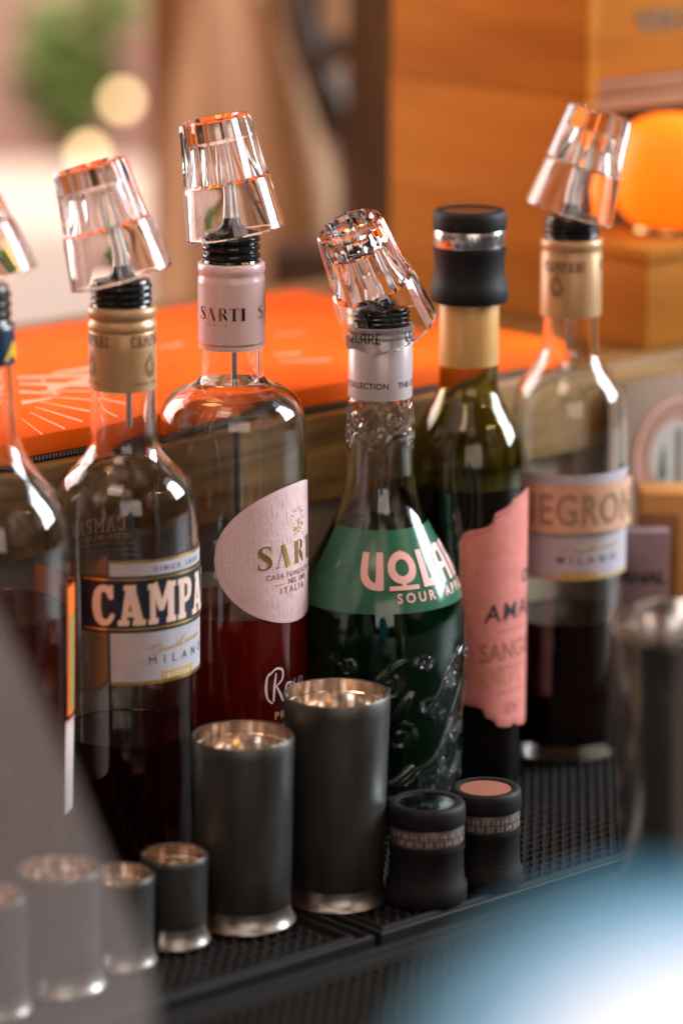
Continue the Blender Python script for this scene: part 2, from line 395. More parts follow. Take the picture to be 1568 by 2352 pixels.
# ------------------------------------------------------------------ bottle builder
class Bottle:
    def __init__(s, name, label, px, pyref, Z, prof_px, m_glass, group=None, wall=2.6, level=None, m_liq=None, rfun=None, base=6.0, seg=128, fine=0):
        """prof_px: (y on the axis, half width) from neck top to base, photo pixels"""
        s.Y = Y_depth(Z); Y = s.Y; s.X = X_on(Y, px, pyref)
        s.root = thing(name, (s.X, Y, 0), label, 'bottle', group)
        raw = [(z_on(Y, y), h*dep(Y, y)/F) for y, h in prof_px]; raw.sort()
        sm = crom(raw, 6)
        if fine:
            w0 = Wrap(sm); n_ = int((sm[-1][0]-sm[0][0])/fine); lo = min(sm[0][0], 6.2)
            sm = [(lo+(sm[-1][0]-lo)*k/n_, w0.r(lo+(sm[-1][0]-lo)*k/n_)) for k in range(n_+1)]
        zmin = 0.0; r0 = sm[0][1]
        outer = [(0, 1.6), (r0*.55, 1.2), (r0*.86, 0), (r0*.97, .9), (r0, 4.0)] + [(r, z) for z, r in sm if z > 6]
        inner = [(max(r-wall, r*.6), z) for r, z in outer if z > base+6]
        ib = inner[0][0]
        inner = [(0, base+1.5), (ib*.6, base), (ib*.9, base+1.2)]+inner
        prof = outer+inner[::-1]
        s.glass = revolve('glass_body', prof, m_glass, s.root, seg=seg, rfun=rfun)
        s.w = Wrap([(z, r) for r, z in outer if z > 5])
        s.inner = inner
        if level:
            zl = z_on(Y, level); pr = [(r+.18 if r > 0 else 0, z-.1 if r < ib*.95 else z) for r, z in inner if z < zl-.5]
            rr = s.ri(zl)+.18
            pr += [(rr, zl+.6), (rr-.8, zl), (0, zl)]
            s.liq = revolve('liquid', pr, m_liq, s.root, seg=96)
    def ri(s, z):
        for (r0, z0), (r1, z1) in zip(s.inner, s.inner[1:]):
            if z0 <= z <= z1: return r0+(r1-r0)*(z-z0)/max(1e-6, z1-z0)
        return s.inner[-1][0]
    def z(s, py): return z_on(s.Y, py)
    def mm(s, px, py): return px*dep(s.Y, py)/F
    def px_prof(s, pts): return [(s.mm(h, y), s.z(y)) for y, h in pts]
    def sleeve(s, name, pts, m, inner_gap=1.2, seg=96):
        """ring-shaped capsule: outer profile in pixels (top to bottom)"""
        o = sorted(s.px_prof(pts), key=lambda q: q[1]); i = [(r-inner_gap, z) for r, z in o]
        prof = o+i[::-1]+[o[0]]
        ob = revolve(name, prof, m, s.root, seg=seg, sharp=50)
        s.cw = Wrap([(z, r) for r, z in o]); return ob

mat_spout = mat('satin_spout_steel', (.92, .86, .82), .38, metal=.85)
def pourer(b, ytop, ybot, hw, lab, tube_y=None, tube_dx=0, lean=(0, 0), spout=38):
    """black ribbed pourer plug with steel spout and breather tube, standing in a bottle neck"""
    z0, z1 = b.z(ybot), b.z(ytop); r = b.mm(hw, (ytop+ybot)/2)
    t = thing('bottle_pourer', (b.X, b.Y, z0), lab, 'pourer', 'pourers in the bottle necks')
    h = z1-z0; pr = [(0, -3), (r*.86, -3), (r*.86, 0), (r*.97, .3)]
    n = 3
    for k in range(n):
        c = h*(.12+.76*(k+.5)/n); a = h*.13
        pr += [(r*.92, c-a), (r*.985, c-a*.5), (r, c), (r*.985, c+a*.4), (r*.90, c+a*.8)]
    pr += [(r*.93, h*.93), (r*.90, h), (r*.5, h+1.2), (r*.34, h+3.5), (r*.26, h+7), (0, h+7)]
    revolve('threaded_plug', pr, BLACKG, t, seg=72, sharp=30)
    lx, ly = lean; P = [(0, 0, h+4), (lx*.1, ly*.1, h+12), (lx*.5, ly*.5, h+spout*.6), (lx, ly, h+spout)]
    P = crom([tuple(p) for p in P], 5)
    tube('steel_spout', P, [4.1-2.2*i/(len(P)-1) for i in range(len(P))], mat_spout, t)
    if tube_y:
        dx = b.mm(tube_dx, tube_y); tube('breather_tube', [(dx, -1, -2), (dx, -1, b.z(tube_y)-z0)], 1.35, STEELS, t)
    return t

def shot_glass(rim, basep, Yr, Yb, hw, lab, nf=12, rot=.2):
    """upturned faceted shot glass: rim centre and foot centre"""
    A = at(rim[0], rim[1], Yr); B = at(basep[0], basep[1], Yb); ax = (B-A); H = ax.length; ax.normalize()
    k = hw*dep(Yr, rim[1])/F
    t = bpy.data.objects.new('shot_glass', None)
    seg = 120
    def poly(a): 
        s_ = 2*PI/nf; d = ((a+rot) % s_)-s_/2; return math.cos(s_/2)/math.cos(d)
    vs, rings = [], []
    def ring(z, r, f):
        ids = []
        for i in range(seg):
            a = 2*PI*i/seg; rr = r*(1+f*((poly(a)*1.02-1)*1.1-.035*(.5+.5*math.cos(nf*(a+rot)+PI)))); ids.append(len(vs)); vs.append((rr*math.sin(a), -rr*math.cos(a), z))
        rings.append(ids)
    # outer, rim (z=0) to foot (z=H)
    for z, r, f in [(0, k-.9, 0), (.25, k-.1, 0), (.8, k, 0), (H*.2, k*.95, 0), (H*.38, k*.905, 0), (H*.425, k*.89, 0), (H*.45, k*.875, 0), (H*.463, k*.85, .5), (H*.475, k*.832, 1),
                    (H*.7, k*.775, 1), (H*.9, k*.73, 1), (H*.955, k*.715, 1), (H*.98, k*.70, .9), (H, k*.665, .8)]: ring(z, r, f)
    ring(H, k*.56, .4); ring(H-1.6, k*.48, 0); ring(H-2.6, k*.2, 0)
    n_out = len(rings)
    top = len(vs); vs.append((0, 0, H-2.8))
    fs = []
    for A_, B_ in zip(rings, rings[1:]):
        for i in range(seg):
            j = (i+1) % seg; fs.append((A_[i], A_[j], B_[j], B_[i]))
    for i in range(seg): fs.append((rings[-1][i], rings[-1][(i+1) % seg], top))
    # inner
    r0 = rings[0]; st = len(rings)
    for z, r in [(.25, k-1.5), (.9, k-1.9), (H*.2, k*.945-2.2), (H*.44, k*.875-3.0), (H*.60, k*.82-5.2), (H*.74, k*.78-6.2), (H*.79, k*.5), (H*.80, k*.25)]: ring(z, r, 0)
    ib = len(vs); vs.append((0, 0, H*.802))
    seq = [r0]+rings[st:]
    for A_, B_ in zip(seq, seq[1:]):
        for i in range(seg):
            j = (i+1) % seg; fs.append((A_[j], A_[i], B_[i], B_[j]))
    for i in range(seg): fs.append((rings[-1][(i+1) % seg], rings[-1][i], ib))
    o = mesh('shot_glass', vs, fs, GL, None, True, 14)
    q = ax.to_track_quat('Z', 'Y'); o.rotation_mode = 'QUATERNION'; o.rotation_quaternion = q; o.location = A*MM
    return tag(o, lab, 'shot glass', 'shot glasses upside down on the bottles')

# ================================================================== setting: counter frame
C0 = Vector((X_on(Y_ground(2150), 868, 2150), Y_ground(2150), 0))
ANG = R_(41.3); U = Vector((math.cos(ANG), math.sin(ANG), 0)); N = Vector((-U.y, U.x, 0))
def fr(u, n, z=0): return C0+U*u+N*n+EZ*z
def hit_n(px, py, n):
    """point where the view ray meets the vertical plane at offset n"""
    x, dy, dz = dirp(px, py); d = Vector((x, dy, dz)); o = Vector((0, 0, HC)); t = (n-(o-C0).dot(N))/d.dot(N); return o+d*t
COUNTER = noise_on(mat('black_counter', (.02, .02, .02), .5), nscale=40, c0=(.012, .011, .011), c1=(.03, .028, .026))
tag(boxm('bar_counter', fr(0, -550, -18), U, N, EZ, 2600, 1700, 20, COUNTER, bev=2), kind='structure')
RUB = noise_on(mat('rubber_mat', (.018, .017, .016), .5, spec=.18), nscale=900, c0=(.005, .0045, .004), c1=(.011, .010, .009), rough=(.5, .75))
def bar_mat(u0, u1, n0, n1, zt, lab, pitch=6.4):
    vs, fs = [], []
    def q(a, b, c, d): 
        i = len(vs); vs.extend([a, b, c, d]); fs.append((i, i+1, i+2, i+3))
    L, W = u1-u0, n1-n0
    org = fr(u0, n0, 0)
    def P(x, y, z): return tuple(U*x+N*y+EZ*(z))
    zb = -8; zf = zt-2.2; rim = 9
    q(P(0, 0, zb), P(L, 0, zb), P(L, 0, zt), P(0, 0, zt)); q(P(L, 0, zb), P(L, W, zb), P(L, W, zt), P(L, 0, zt))
    q(P(L, W, zb), P(0, W, zb), P(0, W, zt), P(L, W, zt)); q(P(0, W, zb), P(0, 0, zb), P(0, 0, zt), P(0, W, zt))
    # border: step, channel and step again on every side
    prof = [(0, zt), (.6, zt+.7), (2.2, zt+.7), (2.8, zt-1.2), (6.0, zt-1.2), (6.6, zt+.3), (8.2, zt+.3), (rim, zf)]
    for (d0, z0), (d1, z1) in zip(prof, prof[1:]):
        c0_ = [(d0, d0), (L-d0, d0), (L-d0, W-d0), (d0, W-d0)]; c1_ = [(d1, d1), (L-d1, d1), (L-d1, W-d1), (d1, W-d1)]
        for k in range(4):
            a, b = c0_[k], c0_[(k+1) % 4]; c, d = c1_[(k+1) % 4], c1_[k]
            q(P(*a, z0), P(*b, z0), P(*c, z1), P(*d, z1))
    q(P(rim, rim, zf), P(L-rim, rim, zf), P(L-rim, W-rim, zf), P(rim, W-rim, zf))
    nx, ny = int((L-2*rim-2)/pitch), int((W-2*rim-2)/pitch)
    for i in range(nx):
        for j in range(ny):
            x, y = rim+2+pitch*(i+.5), rim+1+pitch*(j+.5)
            r1, r2 = 1.75*random.uniform(.94, 1.06), 1.05*random.uniform(.85, 1.12); k = 6; s_ = len(vs); x += random.uniform(-.12, .12); y += random.uniform(-.12, .12)
            for rr, z in ((r1, zf-.1), (r2, zt)):
                for a in range(k): vs.append(P(x+rr*math.cos(a*PI/3), y+rr*math.sin(a*PI/3), z))
            for a in range(k): fs.append((s_+a, s_+(a+1) % k, s_+k+(a+1) % k, s_+k+a))
            fs.append(tuple(range(s_+k, s_+2*k)))
    o = mesh('bar_mat', vs, fs, RUB, None, True, 30); o.location = org*MM
    return tag(o, lab, 'bar mat', 'black rubber bar mats')
bar_mat(-480, -2, 0, 178, 0, 'black nubbed rubber mat under the small steel measures at left')
bar_mat(2, 470, 0, 178, 0, 'black nubbed rubber mat under the two rubber stoppers and the green bottle')
bar_mat(-400, 300, -190, -4, -3, 'lower black nubbed rubber mat along the front edge of the counter')

# raised wooden ledge behind the bottles
LN = 181.0
zt = hit_n(114, 1070, LN).z
LEDGEW = noise_on(mat('ledge_wood', (.2, .11, .04), .34), scale=(1, 1, 9), nscale=9, detail=6, c0=(.10, .055, .02), c1=(.36, .20, .07), p0=.3, p1=.72, bump=.25, bdist=.001, dist=.8)
tag(boxm('back_ledge', fr(0, LN+150, zt-21), U, N, EZ, 1700, 300, 42, LEDGEW, bev=1.5), kind='structure')
tag(boxm('ledge_riser', fr(0, LN+150, (zt-42-8)/2-1), U, N, EZ, 1690, 276, zt-42+8-2, mat('dark_riser', (.33, .27, .19), .6), bev=1), kind='structure')
LEDGETOP = zt

# ================================================================== bottles
B = {}
# --- leftmost, half out of frame
b = Bottle('aperitif_bottle', 'clear bottle with navy capsule and orange liquid, cut by the left edge', -43, 760, 1553,
           [(832, 74), (900, 76), (980, 80), (1030, 90), (1070, 112), (1110, 145), (1150, 172), (1200, 190), (1260, 198), (1350, 199), (1600, 192), (1850, 183), (2050, 177), (2160, 172)],
           GLAQ, level=1400, m_liq=LIQ_ORANGE); B['aper'] = b
b.sleeve('capsule', [(742, 76), (746, 79), (752, 79), (756, 74), (760, 74), (764, 79), (832, 79)], NAVYCAP)
b.cw.put('capsule_lettering', text2d('APEROL', 10.5, .5, .35), YEL, b.root, R_(50), b.z(818), .2)
b.w.patch('label', ORLAB, b.root, R_(72), R_(150), b.z(1630), b.z(1335))
b.w.patch('label_border', mat('green_paper', (.16, .30, .10), .5), b.root, R_(76), R_(84), b.z(1620), b.z(1400), eps=.3)
b.w.patch('lower_label', WHITEP, b.root, R_(69), R_(150), b.z(1850), b.z(1640))
b.w.put('label_stripe', rect2(0, 0, 30, .7), ORLAB, b.root, R_(69), b.z(1648), .3)
pourer(b, 655, 742, 72, 'ribbed plug of the leftmost bottle, cut by the photo edge', 900, 6)
# --- red bitter
b = Bottle('bitter_bottle', 'clear bitter bottle with gold capsule and navy label, second from left', 281, 760, 1602,
           [(889, 76), (950, 77), (1000, 78), (1030, 84), (1052, 100), (1072, 124), (1095, 146), (1125, 160), (1170, 167), (1250, 169), (1400, 168), (1600, 165), (1900, 161), (2010, 158)],
           GLAQ, level=1672, m_liq=LIQ_BIT, base=9); B['camp'] = b
b.sleeve('capsule', [(700, 75), (704, 79), (716, 80), (724, 77), (729, 73), (733, 74), (738, 78), (748, 79), (753, 77), (756, 75), (760, 77), (800, 78), (889, 77)], GOLDCAP)
sw, W_ = slab_word('CAMPARI', b.mm(27, 770), .06, .70)
r_ = b.cw.r(b.z(800))
for th in (40, 1-math.degrees(W_/r_), 150):
    b.cw.put('capsule_lettering', sw, BRINK, b.root, R_(th-22), b.z(786), .15)
    b.cw.put('capsule_crest', crest(b.mm(20, 820)), BRINK, b.root, R_(th-22)+W_/r_/2, b.z(834), .15)
    b.cw.put('capsule_date', text2d('SINCE 1860', 2.1, .05, space=1.5), BRINK, b.root, R_(th-18), b.z(874), .15)
a0, a1 = R_(-9), R_(107)
b.w.patch('label', PALE, b.root, a0, a1, b.z(1528), b.z(1247))
b.w.patch('label_gold_edge', GOLD, b.root, a0, a1, b.z(1253), b.z(1247), eps=.25, k=2)
b.w.patch('label_gold_edge', GOLD, b.root, a0, a1, b.z(1528), b.z(1520), eps=.25, k=2)
b.w.patch('label_gold_panel', GOLDP, b.root, R_(32), R_(66), b.z(1523), b.z(1502), eps=.22, k=2)
b.w.patch('label_band', NAVY, b.root, R_(-33), R_(131), b.z(1409), b.z(1282), eps=.38)
for y in (1289, 1401): b.w.patch('label_band_line', GOLD, b.root, R_(-30.5), R_(129), b.z(y+2.6), b.z(y-2.6), eps=.5, k=2)
r_ = b.w.r(b.z(1350)); hL = b.mm(93, 1350)
sw, W_ = slab_word('CAMPARI', hL, .055, 1.0); want = R_(141)*r_
sw = xf(sw, 0, 0, want/W_, 1); 
b.w.put('label_outline_lettering', join(xf(sw, -.35, -.35), xf(sw, .35, .35)), GOLDP, b.root, R_(-22.5), b.z(1392), .46)
b.w.put('label_lettering', sw, CREAM, b.root, R_(-22.5), b.z(1392), .66)
b.w.put('label_small_lettering', text2d('SINCE 1860', 3.1, .06, space=1.9), BLUEINK, b.root, R_(26), b.z(1274), .3)
b.w.put('label_small_lettering', text2d('M I L A N O', 5.6, -.02, space=1.28), BLUEINK, b.root, R_(20), b.z(1484), .3)
b.w.put('label_small_lettering', text2d('BITTER', 3.0, .05, space=1.6), PINKW, b.root, R_(36), b.z(1519), .32)
sig = [stroke([(0, 3.2, .3), (3, 4.3, .5), (7, 5.2, .3)], True), stroke([(4.5, 5, .5), (3.6, 2.2, .6), (2.8, 0, .6)], True), stroke([(2.8, 0, .4), (6.2, 1.2, .5), (7.6, 3.4, .5), (5.6, 5.0, .3), (2.6, 4.2, .3)], True)]
x = 7.6
for ch in range(6):
    sig.append(stroke([(x, 1.6, .3), (x+.5, 2.7, .45), (x+1, 1.5, .45), (x+1.6, 2.0 if ch != 4 else 4.6, .35), (x+1.9, 1.7, .3)], True)); x += 1.8
sig.append(stroke([(x+3.4, 5.2, .4), (x+2, 5.4, .6), (x+.4, 3.4, .8), (x+.8, 1.8, .6), (x+3, 2.0, .4)], True)); x += 3
for ch in range(7):
    sig.append(stroke([(x, 2.0, .3), (x+.5, 3.0, .45), (x+1, 1.7, .45), (x+1.5, 2.8, .35), (x+1.9, 2.1, .3)], True)); x += 1.8
b.w.put('label_signature', xf(join(*sig), rot=.06), GOLDP, b.root, R_(19), b.z(1464), .3)
# printed text on the glass at the back, read through the bottle
bw = b.w
sw, W_ = slab_word('CAMPARI', 6.6, .05, .9)
bw.put('back_lettering', sw, GREYINK, b.root, R_(183), b.z(1258), .15)
for k, t_ in enumerate(['BITTER  MILANO', 'Aperitivo prodotto in Italia dal 1860', 'bevanda spiritosa alcolica', 'servire con ghiaccio e arancia', 'contiene solfiti  1 L e']):
    bw.put('back_lettering', text2d(t_, 3.4 if k == 0 else 2.5, .03, space=1.1), GREYINK, b.root, R_(178 if k == 0 else 172), b.z(1275+k*14), .15)
pourer(b, 640, 703, 72, 'ribbed black plug in the gold-capped bitter bottle beside the left edge bottle', 978, 13, lean=(-6, 0))
# --- rose aperitif, broad shoulders
b = Bottle('rose_bottle', 'broad clear bottle with pink capsule, oval pink label and dark red liquid', 532, 700, 1664,
           [(795, 72), (850, 72), (868, 76), (880, 92), (892, 120), (906, 142), (925, 157), (950, 166), (985, 169), (1100, 170), (1300, 170), (1600, 168), (1850, 165), (1900, 163)],
           GLAQ, level=1388, m_liq=LIQ_ROSE, base=8); B['sarti'] = b
b.sleeve('capsule', [(600, 73), (603, 77), (618, 78), (624, 75), (630, 74), (636, 77), (646, 77.5), (795, 77)], PINKCAP)
b.cw.patch('capsule_gold_line', GOLD, b.root, R_(-180), R_(180), b.z(783), b.z(780), eps=.15, n=90, k=1)
dw, W_ = didone_word('SARTI', b.mm(29, 715), .16, 1.02); r_ = b.cw.r(b.z(720))
for th in (-62, 54, 170):
    b.cw.put('capsule_lettering', dw, mat('shaded_gold_foil', (.22, .12, .04), .15, metal=1) if th == -62 else GOLD, b.root, R_(th), b.z(724), .15)  # left copy of the gold lettering is darkened in colour as shade
    b.cw.put('capsule_small_lettering', text2d('ITALIA', 2.6, .04, space=1.5), GOLDP, b.root, R_(th+17), b.z(738), .15)
cA, hA = R_(60), R_(73); r_ = b.w.r(b.z(1245)); zc = b.z(1246); hv = b.mm(157, 1246)/CP
def oval(u, f=1.0):
    d = (u*2-1); h = hv*f*math.sqrt(max(0, 1-d*d)); return zc-h, zc+h
vs = b.w.patch('label', PINK, b.root, cA-hA, cA+hA, 0, 1, edge=oval, n=90, k=12, eps=.15)
pat = []; g = 4.3
for i in range(-11, 12):
    for j in range(-8, 9):
        X0, Y0 = i*g, j*g; k = (i+2*j) % 4
        segs = {0: [(0, 0, 3.4, 0), (3.4, 0, 3.4, 2.9), (1.4, 1.5, 1.4, 4.2)], 1: [(0, 2, 3.6, 2), (0, 2, 0, 4.4)], 2: [(1, 0, 1, 3.2), (1, 3.2, 4, 3.2), (2.8, 0, 4.2, 0)], 3: [(0, 1, 2.8, 1), (2.8, 1, 2.8, 4), (.6, 2.8, .6, 4.4)]}[k]
        for x0, y0, x1, y1 in segs:
            ok = all(((X0+x)/(hA*r_))**2+((Y0+y)/hv)**2 < .86 for x, y in ((x0, y0), (x1, y1)))
            if ok: pat.append(stroke([(X0+x0-.2*(x0 != x1), Y0+y0, .42), (X0+x1+.2*(x0 != x1), Y0+y1, .42)]))
b.w.put('label_pattern', join(*pat), PINKW, b.root, cA, zc, .2, step=3)
def bwv(t): return [(hA*r_*.955*math.cos(t), hv*.955*math.sin(t), .35)]
b.w.put('label_inner_line', stroke([bwv(2*PI*k/90)[0] for k in range(90)], closed=True), PINKW, b.root, cA, zc, .2, step=3)
dw, W_ = didone_word('SARTI', b.mm(53, 1246), .18, 1.0); want = R_(76)*r_; dw = xf(dw, 0, 0, want/W_, 1)
b.w.put('label_lettering', dw, GOLD, b.root, R_(20.5), b.z(1271), .4)
b.w.put('label_small_lettering', text2d('CASA FONDATA A MILANO', 3.5, .04, space=1.25), REDINK, b.root, R_(27), b.z(1296), .35)
b.w.put('label_small_lettering', text2d('NEL 1885', 3.5, .04, space=1.1), REDINK, b.root, R_(48), b.z(1312), .35)
b.w.put('label_small_lettering', text2d('ITALIA', 4.2, .05, space=1.5), REDINK, b.root, R_(40), b.z(1331), .35)
b.w.put('label_rule', rect2(0, 0, 6.0, .4), GOLDP, b.root, R_(35), b.z(1310), .35)
face = []
for k in range(26):
    a = random.uniform(0, 2*PI); rr = random.uniform(2.5, 6.5); x, y = rr*math.cos(a)*.8, rr*math.sin(a)*1.25
    face.append(stroke([(x-1, y+random.uniform(-1, 1), .15), (x, y+.6, .45), (x+1, y+random.uniform(-1, 1), .15)], True))
face += [stroke([(1.2, .6, .9), (2.2, .4, .5)]), stroke([(-1.6, .6, .7), (-.8, .4, .4)]), stroke([(.2, .2, .3), (.5, -1.8, .5), (0, -2.2, .3)])]
b.w.put('label_emblem', join(*face), GOLDP, b.root, R_(61), b.z(1176), .35)
ro = [stroke([(2.6, 9.8, .5), (1.0, 8.0, .9), (0.2, 4.2, 1.2), (.8, 1.0, .7), (2.8, -.6, .5)], True), stroke([(5.4, 9.2, .6), (4.2, 5, 1.1), (3.2, 0, .8)], True),
      stroke([(2.4, 9.0, .5), (5.6, 10.6, .7), (8.6, 9.6, .9), (8.4, 6.8, .8), (5.6, 5.0, .5), (4.2, 4.6, .3)], True), stroke([(5.0, 5.0, .6), (6.6, 2.2, 1.0), (8.2, -.6, .9), (9.8, .4, .4)], True),
      stroke([(12.6, 4.6, .6), (10.6, 4.4, .9), (9.8, 2.0, 1.0), (11.2, .2, .6), (12.9, 1.8, .9), (12.6, 4.4, .6), (14.6, 4.0, .4)], True),
      stroke([(15.8, 5.2, .4), (15.0, 3.2, .7), (16.4, 1.2, .9), (15.0, .0, .6), (17.6, .8, .4)], True),
      stroke([(21.2, 4.4, .5), (19.0, 4.4, .9), (18.2, 1.8, .9), (19.4, .2, .6), (21.0, 2.2, .6), (21.4, 4.6, .7), (21.0, 1.0, .9), (22.8, .4, .4)], True)]
b.w.put('script_lettering', xf(join(*ro), sx=1.15, sy=1.45, rot=.08), PINKW, b.root, R_(27), b.z(1572), .2)
b.w.put('gold_lettering', text2d('PREMIUM', 5.0, .1, space=1.3), GOLDP, b.root, R_(34), b.z(1612), .2)
b.w.put('gold_lettering', text2d('ROSA APERITIVO', 5.0, .1, space=1.3), GOLDP, b.root, R_(34), b.z(1642), .2)
b.w.patch('back_label', BACKL, b.root, R_(185), R_(285), b.z(1350), b.z(1110), n=40)
pourer(b, 528, 603, 68, 'black ribbed plug in the pink-capped bottle below a tilted shot glass', 880, 5, lean=(-2, 0), spout=42)
# --- green embossed bottle
EMB = {}
def emb_add(X, z, w_, h):
    w_ *= 1.45
    g_ = .5; n_ = int(w_*2.2/g_)+1
    for i in range(-n_, n_+1):
        for j in range(-n_, n_+1):
            k_ = (round(X/g_)+i, round(z/g_)+j); d = math.hypot(k_[0]*g_-X, k_[1]*g_-z); v = h*math.exp(-(d/w_)**2)
            if v > EMB.get(k_, 0): EMB[k_] = v
def emb_curve(pts, w_=1.0, h=1.0):
    pts = crom([tuple(p) for p in pts], 8)
    for (x0, y0), (x1, y1) in zip(pts, pts[1:]):
        n_ = max(1, int(math.hypot(x1-x0, y1-y0)/.2))
        for i in range(n_): emb_add(x0+(x1-x0)*i/n_, y0+(y1-y0)*i/n_, w_, h)
def spiral(cx_, cz_, r0, turns, a0, sg, w_=1.0):
    n_ = int(turns*10); emb_curve([(cx_+(r0*(1-.86*k/n_))*math.cos(a0+sg*2*PI*turns*k/n_), cz_+(r0*(1-.86*k/n_))*math.sin(a0+sg*2*PI*turns*k/n_)) for k in range(n_+1)], w_)
for k in range(7):                                     # a repeat of the moulded scrollwork every 36 mm round the body
    X0 = -126+36*k; f = (-1)**k
    spiral(X0+9, 20, 8.5, 1.7, PI*.5, f); spiral(X0+27, 47, 8, 1.6, 0, -f); spiral(X0+26, 12, 5.5, 1.4, PI, f, .8); spiral(X0+6, 60, 5, 1.3, 0, f, .8)
    for q in range(4): emb_curve([(X0+2+q*2.4, 30-q), (X0+12+q*2.2, 36+q*.5), (X0+20+q*2, 50+q*1.5), (X0+30+q, 66+q)], .75)
    for q in range(3): emb_curve([(X0+14+q*2.6, 27), (X0+22+q*2.4, 24-q), (X0+34+q*1.5, 32-q*2)], .7)
    for q in range(3): emb_curve([(X0+4+q*2.5, 58-q), (X0+12+q*2.2, 66), (X0+17+q*2, 76+q), (X0+27+q*1.4, 84+q*.5)], .8)
    spiral(X0+22, 72, 6, 1.5, PI*.3, f, .9); spiral(X0+3, 82, 4.5, 1.3, PI, -f, .8); spiral(X0+17, 34, 5, 1.3, -PI*.5, -f, .8)
    for q in range(5): emb_add(X0+(q*7.3) % 36, 8+(q*23.7) % 78, 1.0, 1)
for k in range(5):                                     # and on the neck
    X0 = -50+21*k
    spiral(X0+6, 185, 4.2, 1.5, PI/2, 1, .9); spiral(X0+15, 194, 4.0, 1.4, 0, -1, .9); emb_curve([(X0, 193), (X0+6, 200), (X0+12, 203), (X0+18, 206)], .9); emb_curve([(X0+9, 180), (X0+14, 186), (X0+21, 187)], .9)
def emb_at(X, z):
    x_, z_ = X/.5, z/.5; i, j = math.floor(x_), math.floor(z_); u, v = x_-i, z_-j; g_ = EMB.get
    return (g_((i, j), 0)*(1-u)+g_((i+1, j), 0)*u)*(1-v)+(g_((i, j+1), 0)*(1-u)+g_((i+1, j+1), 0)*u)*v
def emboss(a, z):
    aa = (a+PI) % (2*PI)-PI
    if z < 92: return 1+.023*min(1, (92-z)/6)*emb_at(aa*40, z)*min(1, max(0, z-4)/4)
    if z > 172: return 1+.040*emb_at(aa*16, z)*min(1, max(0, 209-z)/3)
    return 1
b = Bottle('liqueur_bottle', 'embossed bottle of green liqueur with a flared body, right of the pink-label bottle', 873, 820, 1690,
           [(908, 73), (930, 75), (1000, 77), (1050, 78), (1090, 80), (1130, 86), (1165, 96), (1200, 112), (1240, 133), (1280, 155), (1320, 174), (1360, 188), (1400, 196), (1440, 199), (1520, 198), (1600, 194), (1700, 188), (1790, 183), (1840, 179)],
           GLAQ, level=1200, m_liq=LIQ_GREEN, rfun=emboss, seg=480, fine=.5); B['vol'] = b
b.sleeve('capsule', [(742, 72), (744, 75), (752, 75), (755, 72), (757, 72), (760, 75), (766, 75), (769, 73), (771, 74), (908, 73.5)], WHITECAP)
dw, W_ = deco_word('VOLARE', b.mm(25, 780), .12, .95, t=.15); r_ = b.cw.r(b.z(800))
for th in (2-math.degrees(W_/r_), 47, 150): b.cw.put('capsule_lettering', dw, DKINK, b.root, R_(th), b.z(776), .15)
ct = text2d('THE COLLECTION', 3.9, .06); W_ = max(v[0] for v in ct[0])
for th in (14-math.degrees(W_/r_), 33, 140): b.cw.put('capsule_small_lettering', ct, DKINK, b.root, R_(th), b.z(880), .15)
b.w.patch('label', TEAL, b.root, R_(-66), R_(150), b.z(1362), b.z(1192), eps=.25, n=80, k=26)
lv = []
for (x, y, s_, sg) in [(-30, 8, 5, 1), (-22, 22, 5, -1), (-34, 26, 4, 1), (46, 20, 5, 1), (52, 8, 5, -1), (-15, 5, 4, 1)]:
    lv.append(stroke([(x+s_*(1-.1*k)*math.cos(.55*k*sg), y+s_*(1-.1*k)*math.sin(.55*k*sg), .9) for k in range(10)], True))
b.w.put('label_scroll_pattern', join(*lv), TEALD, b.root, R_(6), b.z(1350), .4, step=1)
dw, W_ = deco_word('VOLARE', b.mm(76, 1290)/CP, .10, .86, t=.20); rr_ = b.w.r(b.z(1275))
b.w.put('label_lettering', xf(dw, 0, 0, (R_(132)*rr_)/W_, 1), VPINK, b.root, R_(-17), b.z(1312), .55)
b.w.put('label_lettering', text2d('SOUR  APPLE', 6.0, .16, space=1.5), VPINK, b.root, R_(12), b.z(1340), .5)
pourer(b, 700, 743, 66, 'black ribbed plug inside the shot glass over the green bottle', None, 0, lean=(-8, -2), spout=26)
# --- olive wine bottle with stopper
b = Bottle('wine_bottle', 'dark olive glass bottle with tan foil neck and salmon label', 1076, 780, 1745,
           [(834, 68), (870, 68), (892, 71), (915, 80), (940, 95), (965, 110), (995, 123), (1030, 132), (1075, 137), (1150, 138), (1400, 137), (1600, 135), (1740, 133)],
           GLGR, level=1105, m_liq=LIQ_DARK); B['amaro'] = b
b.sleeve('neck_foil', [(650, 67), (655, 69), (834, 69)], TANFOIL)
TOPS = [(-12, 1222), (-9, 1213), (-5, 1192), (0, 1186), (16, 1180), (22, 1172), (25, 1150), (33, 1144), (42, 1136), (46, 1126), (60, 1118), (75, 1112)]
BOTS = [(-12, 1560), (-9, 1565), (-4, 1578), (8, 1584), (14, 1590), (18, 1610), (26, 1618), (31, 1634), (45, 1640), (52, 1634), (60, 1644), (75, 1650)]
def lut(T, th):
    for (a, p), (c, q) in zip(T, T[1:]):
        if th <= c: return p+(q-p)*(th-a)/(c-a)
    return T[-1][1]
def wavy(u):
    th = -9+169*u; th = min(th, 151-th)
    return b.z(lut(BOTS, th)), b.z(lut(TOPS, th))
b.w.patch('label', SALMON, b.root, R_(-9), R_(160), 0, 1, edge=wavy, n=150, k=14, eps=.2)
n_ = 60; ln = [[], []]
for k in range(n_+1):
    u = .025+.95*k/n_; lo, hi = wavy(u); ln[0].append(((R_(169)*u-R_(9))*29.5, hi-2.2, .4)); ln[1].append(((R_(169)*u-R_(9))*29.5, lo+2.2, .4))
